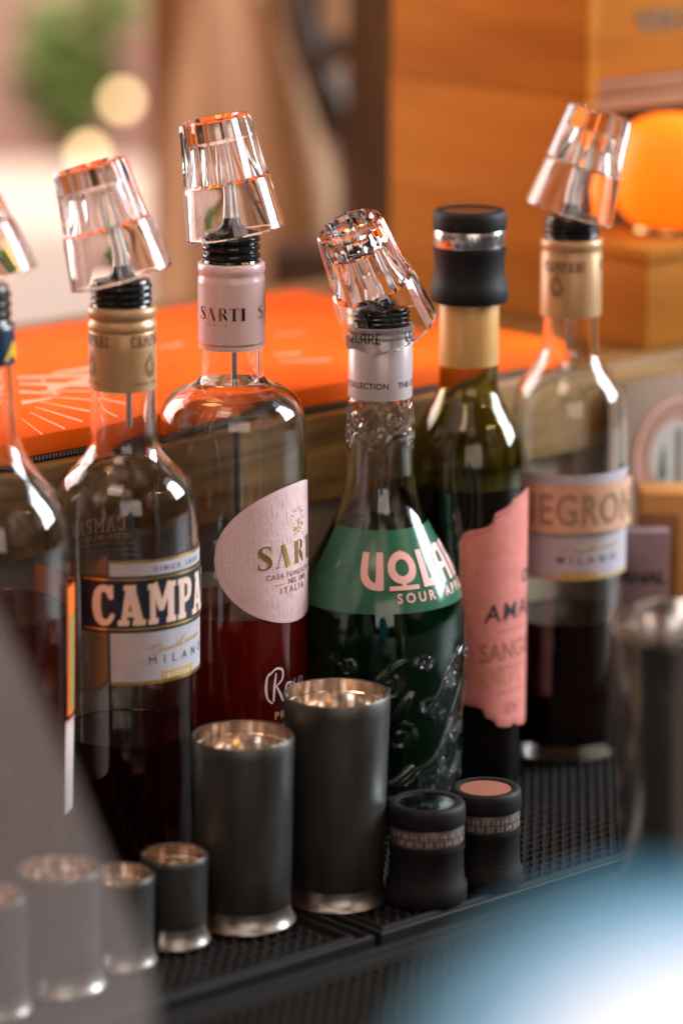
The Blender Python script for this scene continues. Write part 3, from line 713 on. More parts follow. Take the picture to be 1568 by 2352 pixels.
b.w.put('label_border_line', join(stroke(ln[0]), stroke(ln[1]), stroke([(ln[0][0][0], ln[0][0][1], .35), (ln[1][0][0], ln[1][0][1], .35)])), REDINK, b.root, 0, 0, .35)
b.w.put('label_lettering', text2d('AMARO', 13.0, .12, .06, space=1.15), DKINK, b.root, R_(15), b.z(1396), .35)
b.w.put('label_lettering', text2d('SANGUE', 13.5, .0, .0, space=1.0, sx=.8), REDINK, b.root, R_(10), b.z(1486), .35)
b.w.put('label_lettering', text2d('ORTE', 13, .02, .0, sx=.8), mat('tan_ink', (.52, .22, .12), .5), b.root, R_(12), b.z(1540), .35)
b.w.put('label_lettering', text2d('DI', 8, .0), REDINK, b.root, R_(40), b.z(1610), .35)
b.w.put('label_lettering', text2d('CO', 9, .2), DKINK, b.root, R_(62), b.z(1322), .35)
for y in (1420, 1503, 1560): b.w.put('label_rule', rect2(0, 0, 22, .4), REDINK, b.root, R_(30), b.z(y), .35)
# --- clear bottle at right
b = Bottle('cocktail_bottle', 'clear bottle with gold capsule and tan lettered band, rightmost of the row', 1311, 620, 1785,
           [(720, 64), (780, 65), (810, 69), (832, 80), (855, 98), (880, 115), (910, 127), (950, 133), (1000, 135), (1100, 135), (1400, 133), (1600, 131), (1690, 128), (1712, 126)],
           GLAQ, level=1408, m_liq=LIQ_DARK, base=7); B['neg'] = b
b.sleeve('capsule', [(546, 67), (549, 70), (562, 71), (568, 68), (574, 67), (580, 70), (720, 70)], GOLDCAP)
for th in (-62, 60): 
    b.cw.put('capsule_lettering', xf(slab_word('CAMPARI', 5.2, .05, .74)[0]), BRINK, b.root, R_(th), b.z(615), .15)
    b.cw.put('capsule_crest', crest(4.2), BRINK, b.root, R_(th+30), b.z(650), .15)
b.w.patch('label', PALE, b.root, R_(-75), R_(102), b.z(1300), b.z(1062))
b.w.patch('label_band', TAN, b.root, R_(-80), R_(108), b.z(1190), b.z(1082), eps=2.2)
b.w.patch('label_band_edge', GOLDP, b.root, R_(-80), R_(108), b.z(1193), b.z(1190), eps=2.3, k=1)
b.w.patch('label_gold_edge', GOLDP, b.root, R_(-75), R_(102), b.z(1300), b.z(1292), eps=.25, k=1)
b.w.patch('label_gold_panel', GOLDP, b.root, R_(-10), R_(28), b.z(1296), b.z(1282), eps=.22, k=1)
nw = text2d('NEGRONI', 22, .35, space=1.1, sx=.9); W_ = max(v[0] for v in nw[0])
b.w.put('label_lettering', xf(nw, 0, 0, R_(136)*b.w.r(b.z(1140))/W_, 1), mat('bronze_ink', (.33, .20, .13), .5), b.root, R_(-55), b.z(1172), 2.5)
b.w.put('label_signature', xf(join(*sig), rot=.06), GOLDP, b.root, R_(-12), b.z(1245), .3)
b.w.put('label_small_lettering', text2d('M I L A N O', 5.4, .06, space=1.2), BLUEINK, b.root, R_(-14), b.z(1262), .3)
foot = []
for k in range(30):
    a = 2*PI*k/30; foot.append((a,))
pourer(b, 495, 549, 64, 'black plug in the rightmost bottle, below its shot glass', 800, -5, lean=(5, 0), spout=36)

# ================================================================== shot glasses over the pourers
Yv = {k: v.Y for k, v in B.items()}
shot_glass((-25, 651), (-119, 393), Yv['aper'], Yv['aper']+4, 120, 'upturned faceted shot glass cut by the left edge of the photo')
shot_glass((280, 640), (205, 377), Yv['camp'], Yv['camp']+3, 120, 'upturned faceted shot glass tilted left over the gold-capped bottle with the navy label', rot=.1)
shot_glass((543, 537), (492, 270), Yv['sarti'], Yv['sarti']+2, 115, 'upturned faceted shot glass perched on the pink-capped bottle', rot=.33)
shot_glass((897, 755), (801, 520), Yv['vol']+4, Yv['vol']-14, 111, 'upturned faceted shot glass slumped low over the green bottle neck', rot=.25)
shot_glass((1304, 492), (1380, 255), Yv['neg'], Yv['neg']+3, 104, 'upturned faceted shot glass leaning right over the rightmost bottle', nf=8, rot=.3)

# ================================================================== rubber stoppers
def stopper(px, ytop, Z, hw, lab, mtop, ground=False, parentb=None):
    Y = Y_depth(Z) if parentb is None else parentb.Y
    s_ = hw*dep(Y, ytop)/F/18.0
    if parentb is None: X = X_on(Y, px, ytop); z0 = 0.0
    else: X = parentb.X; z0 = z_on(Y, 690)
    H = z_on(Y, ytop)-z0
    t = thing('bottle_stopper', (X, Y, z0), lab, 'stopper', 'black rubber vacuum stoppers')
    k = s_
    low = [(0, 1.0 if parentb is None else 10), (13.6*k, 1.0 if parentb is None else 10), (14.2*k, 0.2), (18.6*k, 0), (19.4*k, 1.5), (19.2*k, H*.17), (18.0*k, H*.22), (17.6*k, H*.34), (17.4*k, H*.50), (18.1*k, H*.535), (18.1*k, H*.585), (16.4*k, H*.59), (16.4*k, H*.6), (0, H*.6)]
    revolve('rubber_body', low, BLACKR, t, seg=80, sharp=40)
    revolve('date_band', [(0, H*.6), (17.3*k, H*.6), (17.5*k, H*.61), (17.5*k, H*.78), (17.3*k, H*.79), (0, H*.79)], STEELS if parentb else mat('dull_steel_band', (.16, .145, .14), .38, metal=.6), t, seg=80, sharp=40)
    revolve('rubber_cap', [(0, H*.79), (18.0*k, H*.79), (18.3*k, H*.81), (18.3*k, H*.92), (17.9*k, H*.965), (17.0*k, H*.995), (15.4*k, H), (13.6*k, H*.99), (13.4*k, H*.965), (0, H*.965)], BLACKR, t, seg=80, sharp=60)
    revolve('top_disc', [(0, H*.966), (13.3*k, H*.966), (13.1*k, H*.98), (8*k, H*.984), (0, H*.986)], mtop, t, seg=80)
    wr_ = Wrap([(0, 17.5*k), (H, 17.5*k)])
    tx = '  '.join(str(v) for v in range(1, 32))
    for j, (s1, th) in enumerate((('8 9 10 11 12 13 14 15 16 17 18', -62), ('19 20 21 22 23 24 25 26 27', -50))):
        wr_.put('band_numerals', text2d(s1, 3.1, .06, space=1.12), mat('numeral_ink', (.42, .30, .27), .5) if not parentb else DKINK, t, R_(th+6*(parentb is not None)), H*(.705-.07*j), .12)
    return t
stopper(1085, 480, 0, 84, 'black rubber stopper pushed on the tan-foiled bottle neck', mat('stopper_disc_brown', (.10, .05, .03), .3, metal=.4), parentb=B['amaro'])
stopper(980, 1838, 1566, 88, 'black stopper with glossy dark top standing on the mat, nearer of two', noise_on(mat('stopper_disc_dark', (.05, .06, .07), .1, metal=.9), nscale=60, c0=(.01, .015, .02), c1=(.5, .6, .65), p0=.45, p1=.7, coord='Object'))
stopper(1115, 1806, 1586, 81, 'black stopper with copper-pink top standing on the mat, farther of two', mat('stopper_disc_copper', (.33, .135, .095), .4, metal=.2))

# ================================================================== jiggers
def jigger(rimc, hw, basec, hwb, hwf, lab, fill=.15):
    Y = Y_ground(basec[1]); X = X_on(Y, basec[0], basec[1]); H = z_on(Y, rimc[1])
    rt = hw*dep(Y, rimc[1])/F; rb = hwb*dep(Y, basec[1])/F; rf = hwf*dep(Y, basec[1])/F
    t = thing('jigger', (X, Y, 0), lab, 'jigger', 'steel measuring cups on the mat')
    revolve('cup_body', [(rb*.99, 8.1), (rb*1.001, 8.5), (rb+(rt-rb)*.3, H*.3), (rb+(rt-rb)*.65, H*.65), (rt, H*.93), (rt, H-.5), (rt-.35, H), (rt-.8, H-.05), (rt-.9, H-.3), (rt-.9, H-1)], GUN, t, seg=112, sharp=50)
    d_ = rf*1.03-rb; rf = rb+d_
    revolve('flared_foot', [(rf-2.5, .6), (rf-.6, 0), (rf, .35), (rf-.1, .9), (rf-d_*.35, 1.9), (rf-d_*.65, 3.6), (rf-d_*.88, 5.4), (rb+.15, 7.0), (rb, 8.5), (rb-.9, 8.5), (rb-.9, 6.0), (rf-2.4, 2.0), (rf-2.5, .6)], FLARE, t, seg=112, sharp=60)
    dep_ = min(H*.45, 22)
    revolve('cup_lining', [(0, H-dep_), (rt*.5, H-dep_), (rt*.9, H-dep_+.4), (rt-1.5, H-dep_+2), (rt-1.5, H-dep_+4), (rt-1.5, H-6.4), (rt-1.5, H-6.1), (rt-1.1, H-5.8), (rt-1.1, H-5.4), (rt-.95, H-1.1), (rt-.95, H-.4)], STEEL, t, seg=112, sharp=12)
    return t
jigger((763, 1590), 122, (773, 2060), 106, 116, 'tall dark steel measuring cup in front of the green bottle')
jigger((545, 1687), 118, (561, 2110), 107, 117, 'dark steel measuring cup in front of the pink-label bottle, second tallest')
jigger((397, 1960), 78, (403, 2158), 71, 80, 'small dark steel measuring cup, fully visible, left of the two tall ones')
jigger((270, 2006), 82, (276, 2206), 76, 84, 'small dark steel measuring cup half behind the blurred veil, third from left')
jigger((136, 1993), 97, (142, 2260), 91, 102, 'wide low steel measuring cup behind the milky screen, second from left')
jigger((-24, 2054), 88, (-18, 2317), 83, 92, 'steel measuring cup cut by the left edge behind the milky screen')

# ================================================================== orange bag on the ledge
ORG = noise_on(mat('orange_fabric', (.9, .15, .003), .75, spec=.15), nscale=30, c0=(.80, .108, .002), c1=(.93, .145, .003), detail=8)
zb = LEDGETOP+12
def on_z(px, py, z): 
    Y = Y_ground(py, z); return Vector((X_on(Y, px, py), Y, z))
far = on_z(735, 655, zb); near = on_z(1432, 812, zb)
nf_ = (far-C0).dot(N); nn_ = LN+11.5; ur = (near-C0).dot(U)
t = thing('insulated_bag', tuple(fr(ur-300, (nf_+nn_)/2, LEDGETOP)), 'flat bright orange zipped bag lying on the wooden ledge', 'bag')
off = fr(ur-300, (nf_+nn_)/2, LEDGETOP)
def loc(p): return p-off
boxm('bag_shell', loc(fr(ur-300, (nf_+nn_)/2, LEDGETOP+6.3)), U, N, EZ, 600, nf_-nn_, 12, ORG, t, bev=2.5)
ZIP = mat('zip_black', (.01, .01, .01), .5)
zc_ = fr(ur-300, nn_-1.0, LEDGETOP+1.8)
boxm('zip_tape', loc(zc_), U, N, EZ, 600, 3.0, 2.4, ZIP, t, bev=.3)
vs, fs = [], []
for k in range(300):
    c = loc(fr(ur-598+2*k, nn_-2.6, LEDGETOP+2.0)); i = len(vs)
    for dz in (-.9, .9):
        for du, dn in ((-.55, -.6), (.55, -.6), (.55, .6), (-.55, .6)): vs.append(tuple(c+U*du+N*dn+EZ*dz))
    fs += [(i, i+1, i+2, i+3), (i+4, i+7, i+6, i+5), (i, i+4, i+5, i+1), (i+1, i+5, i+6, i+2), (i+3, i+2, i+6, i+7), (i, i+3, i+7, i+4)]
o = mesh('zip_teeth', vs, fs, mat('zip_metal', (.35, .33, .3), .35, metal=1), t, False); tag(o, kind='stuff')
# white printed drawing: rays fanning out from a splash, located on the bag top
PRN = mat('white_print', (.85, .42, .28), .6)
def topshape(name, shape, m):
    vs, fs = shape; mesh(name, [tuple(loc(Vector(v))) for v in vs], fs, m, t, False)
def px_quad(pts, z=zb+.55): return [tuple(on_z(x, y, z)) for x, y in pts]
Vq, Fq = [], []; cnt = 0
for (x0, y0, x1, y1, w0, w1) in [(48, 960, 98, 998, 2, 5), (68, 946, 150, 985, 2, 6), (80, 934, 190, 968, 2, 6), (90, 922, 260, 955, 2, 6), (95, 910, 300, 925, 2, 5), (96, 898, 320, 900, 3, 4),
                                 (45, 900, 140, 905, 8, 3), (50, 925, 120, 915, 10, 4), (40, 868, 215, 862, 6, 8), (45, 882, 215, 884, 5, 10), (110, 895, 215, 868, 12, 12), (95, 872, 130, 905, 6, 14),
                                 (120, 858, 215, 845, 4, 10), (630, 815, 690, 812, 3, 5), (640, 832, 760, 826, 2, 4), (190, 850, 240, 835, 8, 10), (360, 800, 420, 790, 2, 5), (630, 770, 700, 764, 2, 3)]:
    i = len(Vq); z = zb+.45+.02*(cnt % 12); cnt += 1
    Vq += px_quad([(x0, y0-w0/2), (x1, y1-w1/2), (x1, y1+w1/2), (x0, y0+w0/2)], z); Fq.append((i, i+1, i+2, i+3))
topshape('printed_drawing', (Vq, Fq), PRN)

# ================================================================== crates, lamp and small box on the ledge
CRW = noise_on(mat('pine_crate_wood', (.5, .25, .08), .75, spec=.08), scale=(1, 1, 7), nscale=6, detail=5, c0=(.31, .108, .013), c1=(.43, .165, .022), dist=.6)
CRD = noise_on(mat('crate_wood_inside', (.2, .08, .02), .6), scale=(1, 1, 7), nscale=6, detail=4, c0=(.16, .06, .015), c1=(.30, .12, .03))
cc = on_z(1335, 748, LEDGETOP); cu, cn = (cc-C0).dot(U), (cc-C0).dot(N)
L = 158
def crate(name, u0, n0, lu, ln_, z0, h, lab, opened=False, text=None):
    ctr = fr(u0+lu/2, n0+ln_/2, z0); t = thing(name, tuple(ctr), lab, 'crate', 'wooden wine crates stacked on the ledge')
    th = 9
    boxm('side_panel', Vector((0, 0, h/2))-U*(lu/2-th/2), U, N, EZ, th, ln_, h-.6, CRW, t, bev=.8)
    boxm('side_panel', Vector((0, 0, h/2))+U*(lu/2-th/2), U, N, EZ, th, ln_, h-.6, CRW, t, bev=.8)
    boxm('back_panel', Vector((0, 0, h/2))+N*(ln_/2-th/2), U, N, EZ, lu-2*th-.4, th, h-.8, CRD, t, bev=.5)
    boxm('bottom_panel', Vector((0, 0, th/2+.3)), U, N, EZ, lu-2*th-.4, ln_-.8, th-.6, CRD, t, bev=.5)
    boxm('top_panel', Vector((0, 0, h-th/2-.3)), U, N, EZ, lu-2*th-.4, ln_-.8, th-.6, CRD, t, bev=.5)
    if not opened: boxm('front_panel', Vector((0, 0, h/2))-N*(ln_/2-th/2), U, N, EZ, lu-2*th-.4, th-.6, h-2*th-1.4, CRW, t, bev=.5)
    return t, ctr
hB = z_on(cc.y, 228)-LEDGETOP
ctB, _ = crate('wine_crate', cu, cn, 330, L, LEDGETOP, hB, 'open-fronted pine crate standing on the ledge with an orange lamp in it', opened=True)
ctA, ctr = crate('wine_crate', cu, cn-1, 330, L, LEDGETOP+hB, 150, 'closed pine crate with stamped letters on top of the open crate')
# stamped letters on the front of the upper crate
def flat_text(name, shape, m, parent, org, ax, ay, off=.3):
    vs, fs = shape; nrm = ax.cross(ay); mesh(name, [tuple(org+ax*v[0]+ay*v[1]+nrm*(off+v[2])) for v in vs], fs, m, parent, False)
o_ = -U*165-N*(L/2)
flat_text('stamped_lettering', text2d('VEUVE', 27, .6, space=1.15), mat('crate_stamp', (.10, .06, .02), .6), ctA, o_+U*34+EZ*58, U, EZ, .4)
flat_text('stamped_lettering', text2d('VERONA', 16, .5, space=1.2), bpy.data.materials['crate_stamp'], ctA, o_+U*38+EZ*34, U, EZ, .4)
# small pine box in front
bc = on_z(1482, 806, LEDGETOP); bu, bn = (bc-C0).dot(U), (bc-C0).dot(N); hb = z_on(bc.y, 572)-LEDGETOP
bnl = min(70, cn-bn-3)
t = thing('pine_box', tuple(fr(bu+110, bn+bnl/2, LEDGETOP)), 'low pale pine box on the ledge under the glowing orange lamp', 'box')
boxm('box_body', Vector((0, 0, (hb-8)/2+.2)), U, N, EZ, 220, bnl, hb-8.6, CRW, t, bev=1.2)
boxm('box_lid', Vector((0, 0, hb-4)), U, N, EZ, 223, bnl+3, 7.4, CRW, t, bev=1.2)
# orange glass lamp on the box
lp = fr(bu+56, bn+bnl/2, LEDGETOP+hb); Rl = 34
t = thing('table_lamp', tuple(lp), 'glowing round orange glass lamp on the low pine box', 'lamp')
LAMP = mat('orange_lamp_glass', (1, .25, .02), .4, emis=(1, .15, .003), es=1.0, spec=.2)
Hl = z_on(lp.y, 262)-lp.z
revolve('lamp_shade', crom([(0, 3), (18, 3.4), (28, 10), (Rl, Hl*.36), (Rl, Hl*.62), (28, Hl*.86), (15, Hl*.98), (0, Hl)], 5), LAMP, t, seg=64)
revolve('lamp_base', [(0, 0), (22, 0), (23, 1), (22, 3.5), (0, 3.5)], mat('lamp_base_brass', (.4, .25, .1), .3, metal=1), t, seg=48)

# ================================================================== things behind the rightmost bottle
p = hit_n(1540, 1040, LN-8); boff = Vector((p.x, p.y, 0))
t = thing('printed_board', tuple(boff), 'brown board with a pink rayed arch leaning on the ledge at the right edge', 'board')
zc_ = p.z; BRD = noise_on(mat('brown_board', (.20, .12, .075), .6), nscale=20, c0=(.17, .10, .065), c1=(.25, .155, .10))
boxm('board_panel', Vector((0, 0, (zc_+42)/2)), U, N, EZ, 78, 4, zc_+42, BRD, t, bev=.6)
RNGI = mat('dusty_pink_ink', (.52, .26, .20), .6)
sh = [ring2(0, 0, 29, 29, 3.0, n=48), ring2(0, 0, 19, 19, 1.2, n=48)]
for k in range(64):
    a = 2*PI*k/64; sh.append(stroke([(20.5*math.cos(a), 20.5*math.sin(a), .8), (26.5*math.cos(a), 26.5*math.sin(a), 1.1)]))
fo = -N*2.0+EZ*zc_
flat_text('printed_arch', join(*sh), RNGI, t, fo, U, EZ, .6)
disc = ([(0, 0, 0)]+[(18.2*math.cos(2*PI*k/40), 18.2*math.sin(2*PI*k/40), 0) for k in range(40)], [(0, k+1, (k+1) % 40+1) for k in range(40)])
flat_text('printed_disc', disc, mat('pale_grey_ink', (.36, .33, .29), .6), t, fo, U, EZ, .3)
flat_text('printed_post', rect2(1.5, -22, 5.0, 13), mat('post_ink', (.07, .03, .012), .6), t, fo, U, EZ, .55)
flat_text('printed_tree', stroke([(-9, -13, 7), (-9, -6, 5), (-8.6, 2, 2.5), (-8.5, 6, .6)]), mat('tree_ink', (.03, .06, .04), .6), t, fo, U, EZ, .55)
# wooden block in front of it
WB = noise_on(mat('amber_wood', (.5, .22, .05), .45), scale=(1, 1, 4), nscale=10, c0=(.42, .17, .035), c1=(.60, .30, .08))
Yw = B['neg'].Y+38; tp = at(1455, 1118, Yw); bt = at(1610, 1118, Yw)
wx = (tp.x+bt.x)/2; ww = bt.x-tp.x
t = thing('wooden_block', (wx+2, Yw, 0), 'amber wooden block with a rounded recess at the right edge, behind the rightmost bottle', 'block')
boxm('block_body', Vector((0, 0, tp.z/2)), EX, EY, EZ, ww, 26, tp.z, WB, t, bev=3)
boxm('block_panel', Vector((-8, -13.5, tp.z-42)), EX, EY, EZ, 21, 3, 62, noise_on(mat('amber_wood_dark', (.25, .1, .02), .5), nscale=14, c0=(.20, .08, .018), c1=(.30, .13, .03)), t, bev=1.3)
Yc = B['neg'].Y+16; a_ = at(1465, 1300, Yc)
t = thing('small_carton', (a_.x, Yc, 0), 'small mauve carton with dark lettering beside the rightmost bottle', 'carton')
hb_ = z_on(Yc, 1215)
boxm('carton_body', Vector((0, 0, hb_/2)), EX, EY, EZ, 30, 12, hb_, noise_on(mat('mauve_card', (.24, .16, .19), .6), nscale=30, c0=(.20, .13, .16), c1=(.30, .20, .23)), t, bev=.6)
flat_text('carton_lettering', text2d('ERNAL', 8.6, .35, .1), DKINK, t, Vector((-13, -6, z_on(Yc, 1332))), EX, EZ, .3)

# ================================================================== mixing glass at right
Yg = Y_depth(1420); zc0 = -8
X_ = X_on(Yg, 1618, 1425); zr = z_on(Yg, 1425); rt = 214*dep(Yg, 1425)/F
def flute(a, z): return 1+.012*math.cos(a*16)*(1 if 12 < z < zr-30 else 0)
t = thing('shaker_tin', (X_, Yg, zc0), 'tall polished steel shaker tin blurred at the right edge, in front of the wooden block', 'shaker')
H_ = zr-zc0
pr = [(0, 1), (rt*.70, 0), (rt*.75, 2)]+[(rt*(.76+.22*k/12), 4+(H_-12)*k/12) for k in range(13)]+[(rt*1.0, H_-5), (rt*1.015, H_-2), (rt, H_), (rt-1.2, H_-.5), (rt-1.6, H_-4)]+[(rt*(.76+.22*k/12)-1.6, 4+(H_-12)*k/12) for k in range(12, 2, -1)]+[(rt*.6, 24), (0, 22)]
revolve('tin_wall', pr, noise_on(mat('shaker_steel', (.66, .63, .60), .12, metal=1), scale=(1, 1, .15), nscale=60, rough=(.08, .2)), t, seg=128, sharp=30)

# ================================================================== near foreground: milky screen and blue jar
def screen():
    Zs = 1130.0
    pts = [(-400, 1050), (-120, 1230), (0, 1430), (60, 1538), (140, 1715), (230, 1940), (335, 2200), (352, 2380), (300, 2600)]
    edge = crom(pts, 5); vs, fs = [], []
    def P(px, py, Z): 
        d = Vector(dirp(px, py)); return Vector((0, 0, HC))+d*Z
    for off in (0, 2.0):
        for i, (x, y) in enumerate(edge):
            vs.append(tuple(P(x, y, Zs+off))); vs.append(tuple(P(-900, y+200, Zs+off-60)))
    n = len(edge)
    for s0 in (0, 2*n):
        for i in range(n-1): fs.append((s0+2*i, s0+2*i+1, s0+2*i+3, s0+2*i+2))
    for i in range(n-1): fs.append((2*i, 2*i+2, 2*n+2*i+2, 2*n+2*i))
    return vs, fs
vs, fs = screen()
m = bpy.data.materials.new('milky_plastic'); m.use_nodes = True; n_ = m.node_tree; bs = n_.nodes['Principled BSDF']
bs.inputs['Base Color'].default_value = (.62, .60, .62, 1); bs.inputs['Roughness'].default_value = .5
tr = n_.nodes.new('ShaderNodeBsdfTransparent'); mx = n_.nodes.new('ShaderNodeMixShader'); mx.inputs[0].default_value = .19
n_.links.new(tr.outputs[0], mx.inputs[1]); n_.links.new(bs.outputs[0], mx.inputs[2]); n_.links.new(mx.outputs[0], n_.nodes['Material Output'].inputs['Surface'])
o = mesh('plastic_screen', vs, fs, m, None, True, 40)
tag(o, 'milky see-through plastic screen with slanting edge, blurred in the near left foreground', 'screen')

Zj = 800.0
def P3(px, py, Z): return Vector((0, 0, HC))+Vector(dirp(px, py))*Z
jc = P3(1540, 2710, Zj); rj = 710*Zj/F
LID = mat('lid_glaze', (.7, .8, .85), .6, spec=.1)
t = thing('ceramic_jar', (jc.x, jc.y, -8), 'blurred pale blue jar with white domed lid in the near right foreground', 'jar')
zj = jc.z+8
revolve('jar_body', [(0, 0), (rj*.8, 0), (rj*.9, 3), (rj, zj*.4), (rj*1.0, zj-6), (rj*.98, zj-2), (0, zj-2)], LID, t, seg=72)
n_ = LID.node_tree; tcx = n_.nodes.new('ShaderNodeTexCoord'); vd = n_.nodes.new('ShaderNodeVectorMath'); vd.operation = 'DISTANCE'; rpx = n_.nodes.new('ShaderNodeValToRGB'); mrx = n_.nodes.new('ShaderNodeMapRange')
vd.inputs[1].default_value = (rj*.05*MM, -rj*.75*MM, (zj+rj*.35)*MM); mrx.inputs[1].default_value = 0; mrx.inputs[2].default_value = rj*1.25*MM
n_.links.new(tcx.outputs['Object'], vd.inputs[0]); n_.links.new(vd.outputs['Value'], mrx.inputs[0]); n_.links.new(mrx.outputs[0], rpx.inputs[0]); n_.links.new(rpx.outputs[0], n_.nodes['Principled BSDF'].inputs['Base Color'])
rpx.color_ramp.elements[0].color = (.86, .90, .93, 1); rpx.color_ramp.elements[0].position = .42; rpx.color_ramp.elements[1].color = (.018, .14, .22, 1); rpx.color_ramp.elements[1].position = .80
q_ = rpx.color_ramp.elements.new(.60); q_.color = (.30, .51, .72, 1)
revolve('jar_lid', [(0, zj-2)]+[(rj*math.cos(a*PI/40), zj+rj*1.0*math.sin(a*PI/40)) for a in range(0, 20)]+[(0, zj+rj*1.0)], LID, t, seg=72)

# ================================================================== far background
FLOOR = noise_on(mat('tiled_floor', (.3, .2, .15), .5), nscale=3, c0=(.22, .15, .11), c1=(.40, .28, .22))
tag(mesh('floor', [(-6000, -2000, -1050), (6000, -2000, -1050), (6000, 9000, -1050), (-6000, 9000, -1050)], [(0, 1, 2, 3)], FLOOR), kind='structure')
WALL = noise_on(mat('plaster_wall', (.55, .36, .30), .8), nscale=1.6, detail=3, c0=(.50, .30, .25), c1=(.70, .50, .44))
o = boxm('far_wall', (0, 6600, 500), EX, EY, EZ, 9000, 60, 4200, WALL, bev=5); tag(o, kind='structure')
# bright tablecloth-covered table outside
Yt = 3600
a_, b_ = at(-260, 560, Yt), at(345, 560, Yt)
t = thing('cafe_table', ((a_.x+b_.x)/2, Yt+250, -1050), 'blurred cream-covered cafe table behind the left bottles', 'table')
zt_ = z_on(Yt, 520)
boxm('tablecloth', Vector((0, 0, (zt_+1050)-110)), EX, EY, EZ, b_.x-a_.x, 500, 220, noise_on(mat('cream_cloth', (.82, .70, .60), .8), nscale=4, c0=(.78, .64, .54), c1=(.86, .76, .68)), t, bev=20)
for sx in (-1, 1):
    for sy in (-1, 1): boxm('leg', Vector((sx*((b_.x-a_.x)/2-40), sy*200, (zt_+1050-200)/2)), EX, EY, EZ, 36, 36, zt_+1050-200, CRD, t, bev=2)
# planter with flowers behind the table
Yp = 4300
pc = at(165, 230, Yp)
t = thing('potted_plant', (pc.x, Yp, -1050), 'blurred green plant with pink flowers behind the left bottles', 'plant')
LEAF = noise_on(mat('leaf_green', (.10, .18, .02), .5), nscale=9, c0=(.12, .22, .05), c1=(.30, .36, .10)); FLW = mat('flower_pink', (.75, .20, .18), .5)
def leaves(name, spots, m, nleaf, size):
    vs, fs = [], []
    for (px, py, r) in spots:
        c = at(px, py, Yp)-Vector((pc.x, Yp, -1050)); rr = r*Yp/F
        for k in range(nleaf):
            d = Vector((random.gauss(0, .5), random.gauss(0, .5), random.gauss(0, .5)))*rr; p = c+d
            a = Vector((random.uniform(-1, 1), random.uniform(-1, 1), random.uniform(-1, 1))).normalized(); b2 = a.orthogonal().normalized()
            s_ = size*random.uniform(.6, 1.3); i = len(vs)
            vs.extend([tuple(p-a*s_), tuple(p+b2*s_*.45), tuple(p+a*s_), tuple(p-b2*s_*.45)]); fs.append((i, i+1, i+2, i+3))
    mesh(name, vs, fs, m, t, False)
leaves('foliage', [(130, 60, 60), (120, 150, 75), (185, 190, 75), (160, 250, 70), (200, 100, 45), (250, 20, 50), (110, 230, 40)], LEAF, 130, 22)
leaves('flowers', [(170, 50, 40), (200, 80, 35), (235, 10, 30), (190, 130, 22)], FLW, 40, 16)
tube('stem', [(0, 0, 350), (0, 0, 700), (at(160, 250, Yp).x-pc.x, 0, at(160, 300, Yp).z+1050)], 14, CRD, t)
revolve('pot', [(0, 0), (120, 0), (150, 330), (160, 350), (150, 352), (0, 345)], mat('dark_pot', (.06, .07, .09), .5), t, seg=40)
# lit bulbs far behind
BULB = mat('warm_bulb', (1, .8, .5), .3, emis=(1, .66, .32), es=7)
for px, py, Y_, r, lab in [(281, 230, 4100, 9, 'out-of-focus warm garland bulb beside the green plant'), (203, 352, 3900, 9, 'out-of-focus warm bulb, the lower one near the left shot glass'), (40, 470, 4000, 8, 'out-of-focus bulb near the left edge of the photo')]:
    c = at(px, py, Y_); t = thing('garland_bulb', tuple(c), lab, 'bulb', 'warm bulbs hanging behind')
    revolve('bulb_glass', [(0, -r)]+[(r*math.cos(a*PI/12), r*math.sin(a*PI/12)) for a in range(-5, 6)]+[(0, r)], BULB, t, seg=24)
    revolve('bulb_socket', [(0, r*.9), (r*.5, r*.9), (r*.5, r*2.2), (0, r*2.2)], BLACKG, t, seg=16)
    tube('cord', [(0, 0, r*2), (3, 0, 1500)], .8, BLACKG, t, seg=6)
# tan hanging canvas with a strap
CANV = noise_on(mat('tan_canvas', (.42, .24, .12), .8), nscale=14, c0=(.34, .175, .08), c1=(.43, .235, .115), bump=.2, bdist=.004)
Yk = 2620
def drape(name, pts_l, pts_r, Y0, amp, fq, m, par, org, ph=0):
    vs, fs = [], []; n = 60; k = len(pts_l)
    for layer in (0, 6):
        for j in range(k):
            for i in range(n+1):
                u = i/n; x = pts_l[j][0]+(pts_r[j][0]-pts_l[j][0])*u; y = pts_l[j][1]+(pts_r[j][1]-pts_l[j][1])*u
                yy = Y0+layer+amp*math.sin(u*fq+ph+j*.25); vs.append(tuple(at(x, y, yy)-org))
    for s_ in (0, k*(n+1)):
        for j in range(k-1):
            for i in range(n): q = s_+j*(n+1)+i; fs.append((q, q+1, q+n+2, q+n+1))
    return mesh(name, vs, fs, m, par, True, None)
org = at(600, 700, Yk)
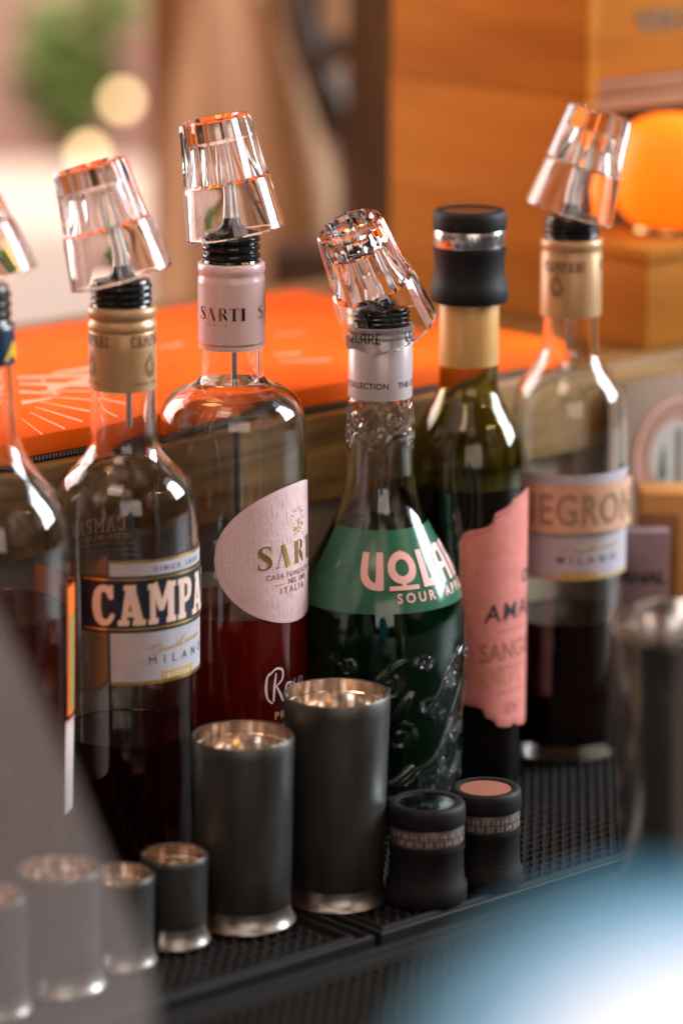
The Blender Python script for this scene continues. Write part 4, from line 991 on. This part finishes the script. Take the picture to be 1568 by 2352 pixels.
t = thing('canvas_curtain', tuple(org), 'blurred tan canvas curtain hanging behind the bottles with a dark leather strap', 'curtain')
lv = 12
drape('curtain_back', [(345, -300+i*130) for i in range(lv)], [(880, -300+i*130) for i in range(lv)], Yk+60, 20, 13, CANV, t, org)
drape('curtain_lit_drape', [(430+i*12, -300+i*120) for i in range(lv-2)], [(520+i*42, -300+i*120) for i in range(lv-2)], Yk, 16, 4, noise_on(mat('lit_canvas', (.6, .4, .26), .8), nscale=10, c0=(.42, .24, .13), c1=(.52, .31, .18)), t, org, 1.0)  # second drape in a lighter colour paints the diagonal light on the canvas
LEA = mat('dark_leather', (.035, .016, .008), .45)
sp = crom([(700, -40), (702, 40), (720, 130), (760, 210), (790, 290), (805, 360), (812, 440), (806, 520), (795, 600), (790, 700)], 6)
tube('leather_strap', [at(x, y, Yk-25)-org for x, y in sp], 12, LEA, t, seg=10)
sp = crom([(772, 300), (745, 240), (738, 180), (748, 130), (775, 108), (805, 118)], 6)
tube('leather_strap', [at(x, y, Yk-25)-org for x, y in sp], 11, LEA, t, seg=10)
pp = at(870, 1000, Yk-120)
t = boxm('wooden_post', (at(852, 300, 2450).x, 2450, 300-375), EX, EY, EZ, 36, 50, 1950, noise_on(mat('dark_wood_post', (.05, .02, .008), .5), scale=(4, 4, 1), nscale=8, c0=(.05, .018, .004), c1=(.11, .042, .009)), bev=2)
tag(t, 'dark wooden post standing left of the pine crates', 'post')
for u in (0,):
    t = boxm('side_cabinet', (at(752, 900, 2520).x, 2520, z_on(2520, 560)/2-525), EX, EY, EZ, 84, 60, z_on(2520, 560)+1050, mat('dark_cabinet', (.06, .022, .01), .5), bev=3)
    tag(t, 'dark brown cabinet behind the orange bag, below the canvas curtain', 'cabinet')
for a in B: 
    print('BOTTLE', a, round(B[a].X), round(B[a].Y), 'n', round((Vector((B[a].X, B[a].Y, 0))-C0).dot(N)), 'rmax', round(max(q[1] for q in B[a].w.p), 1))
for o in COL.objects:
    if o.get('category') == 'jigger': print('J', [round(c*1000) for c in o.location])
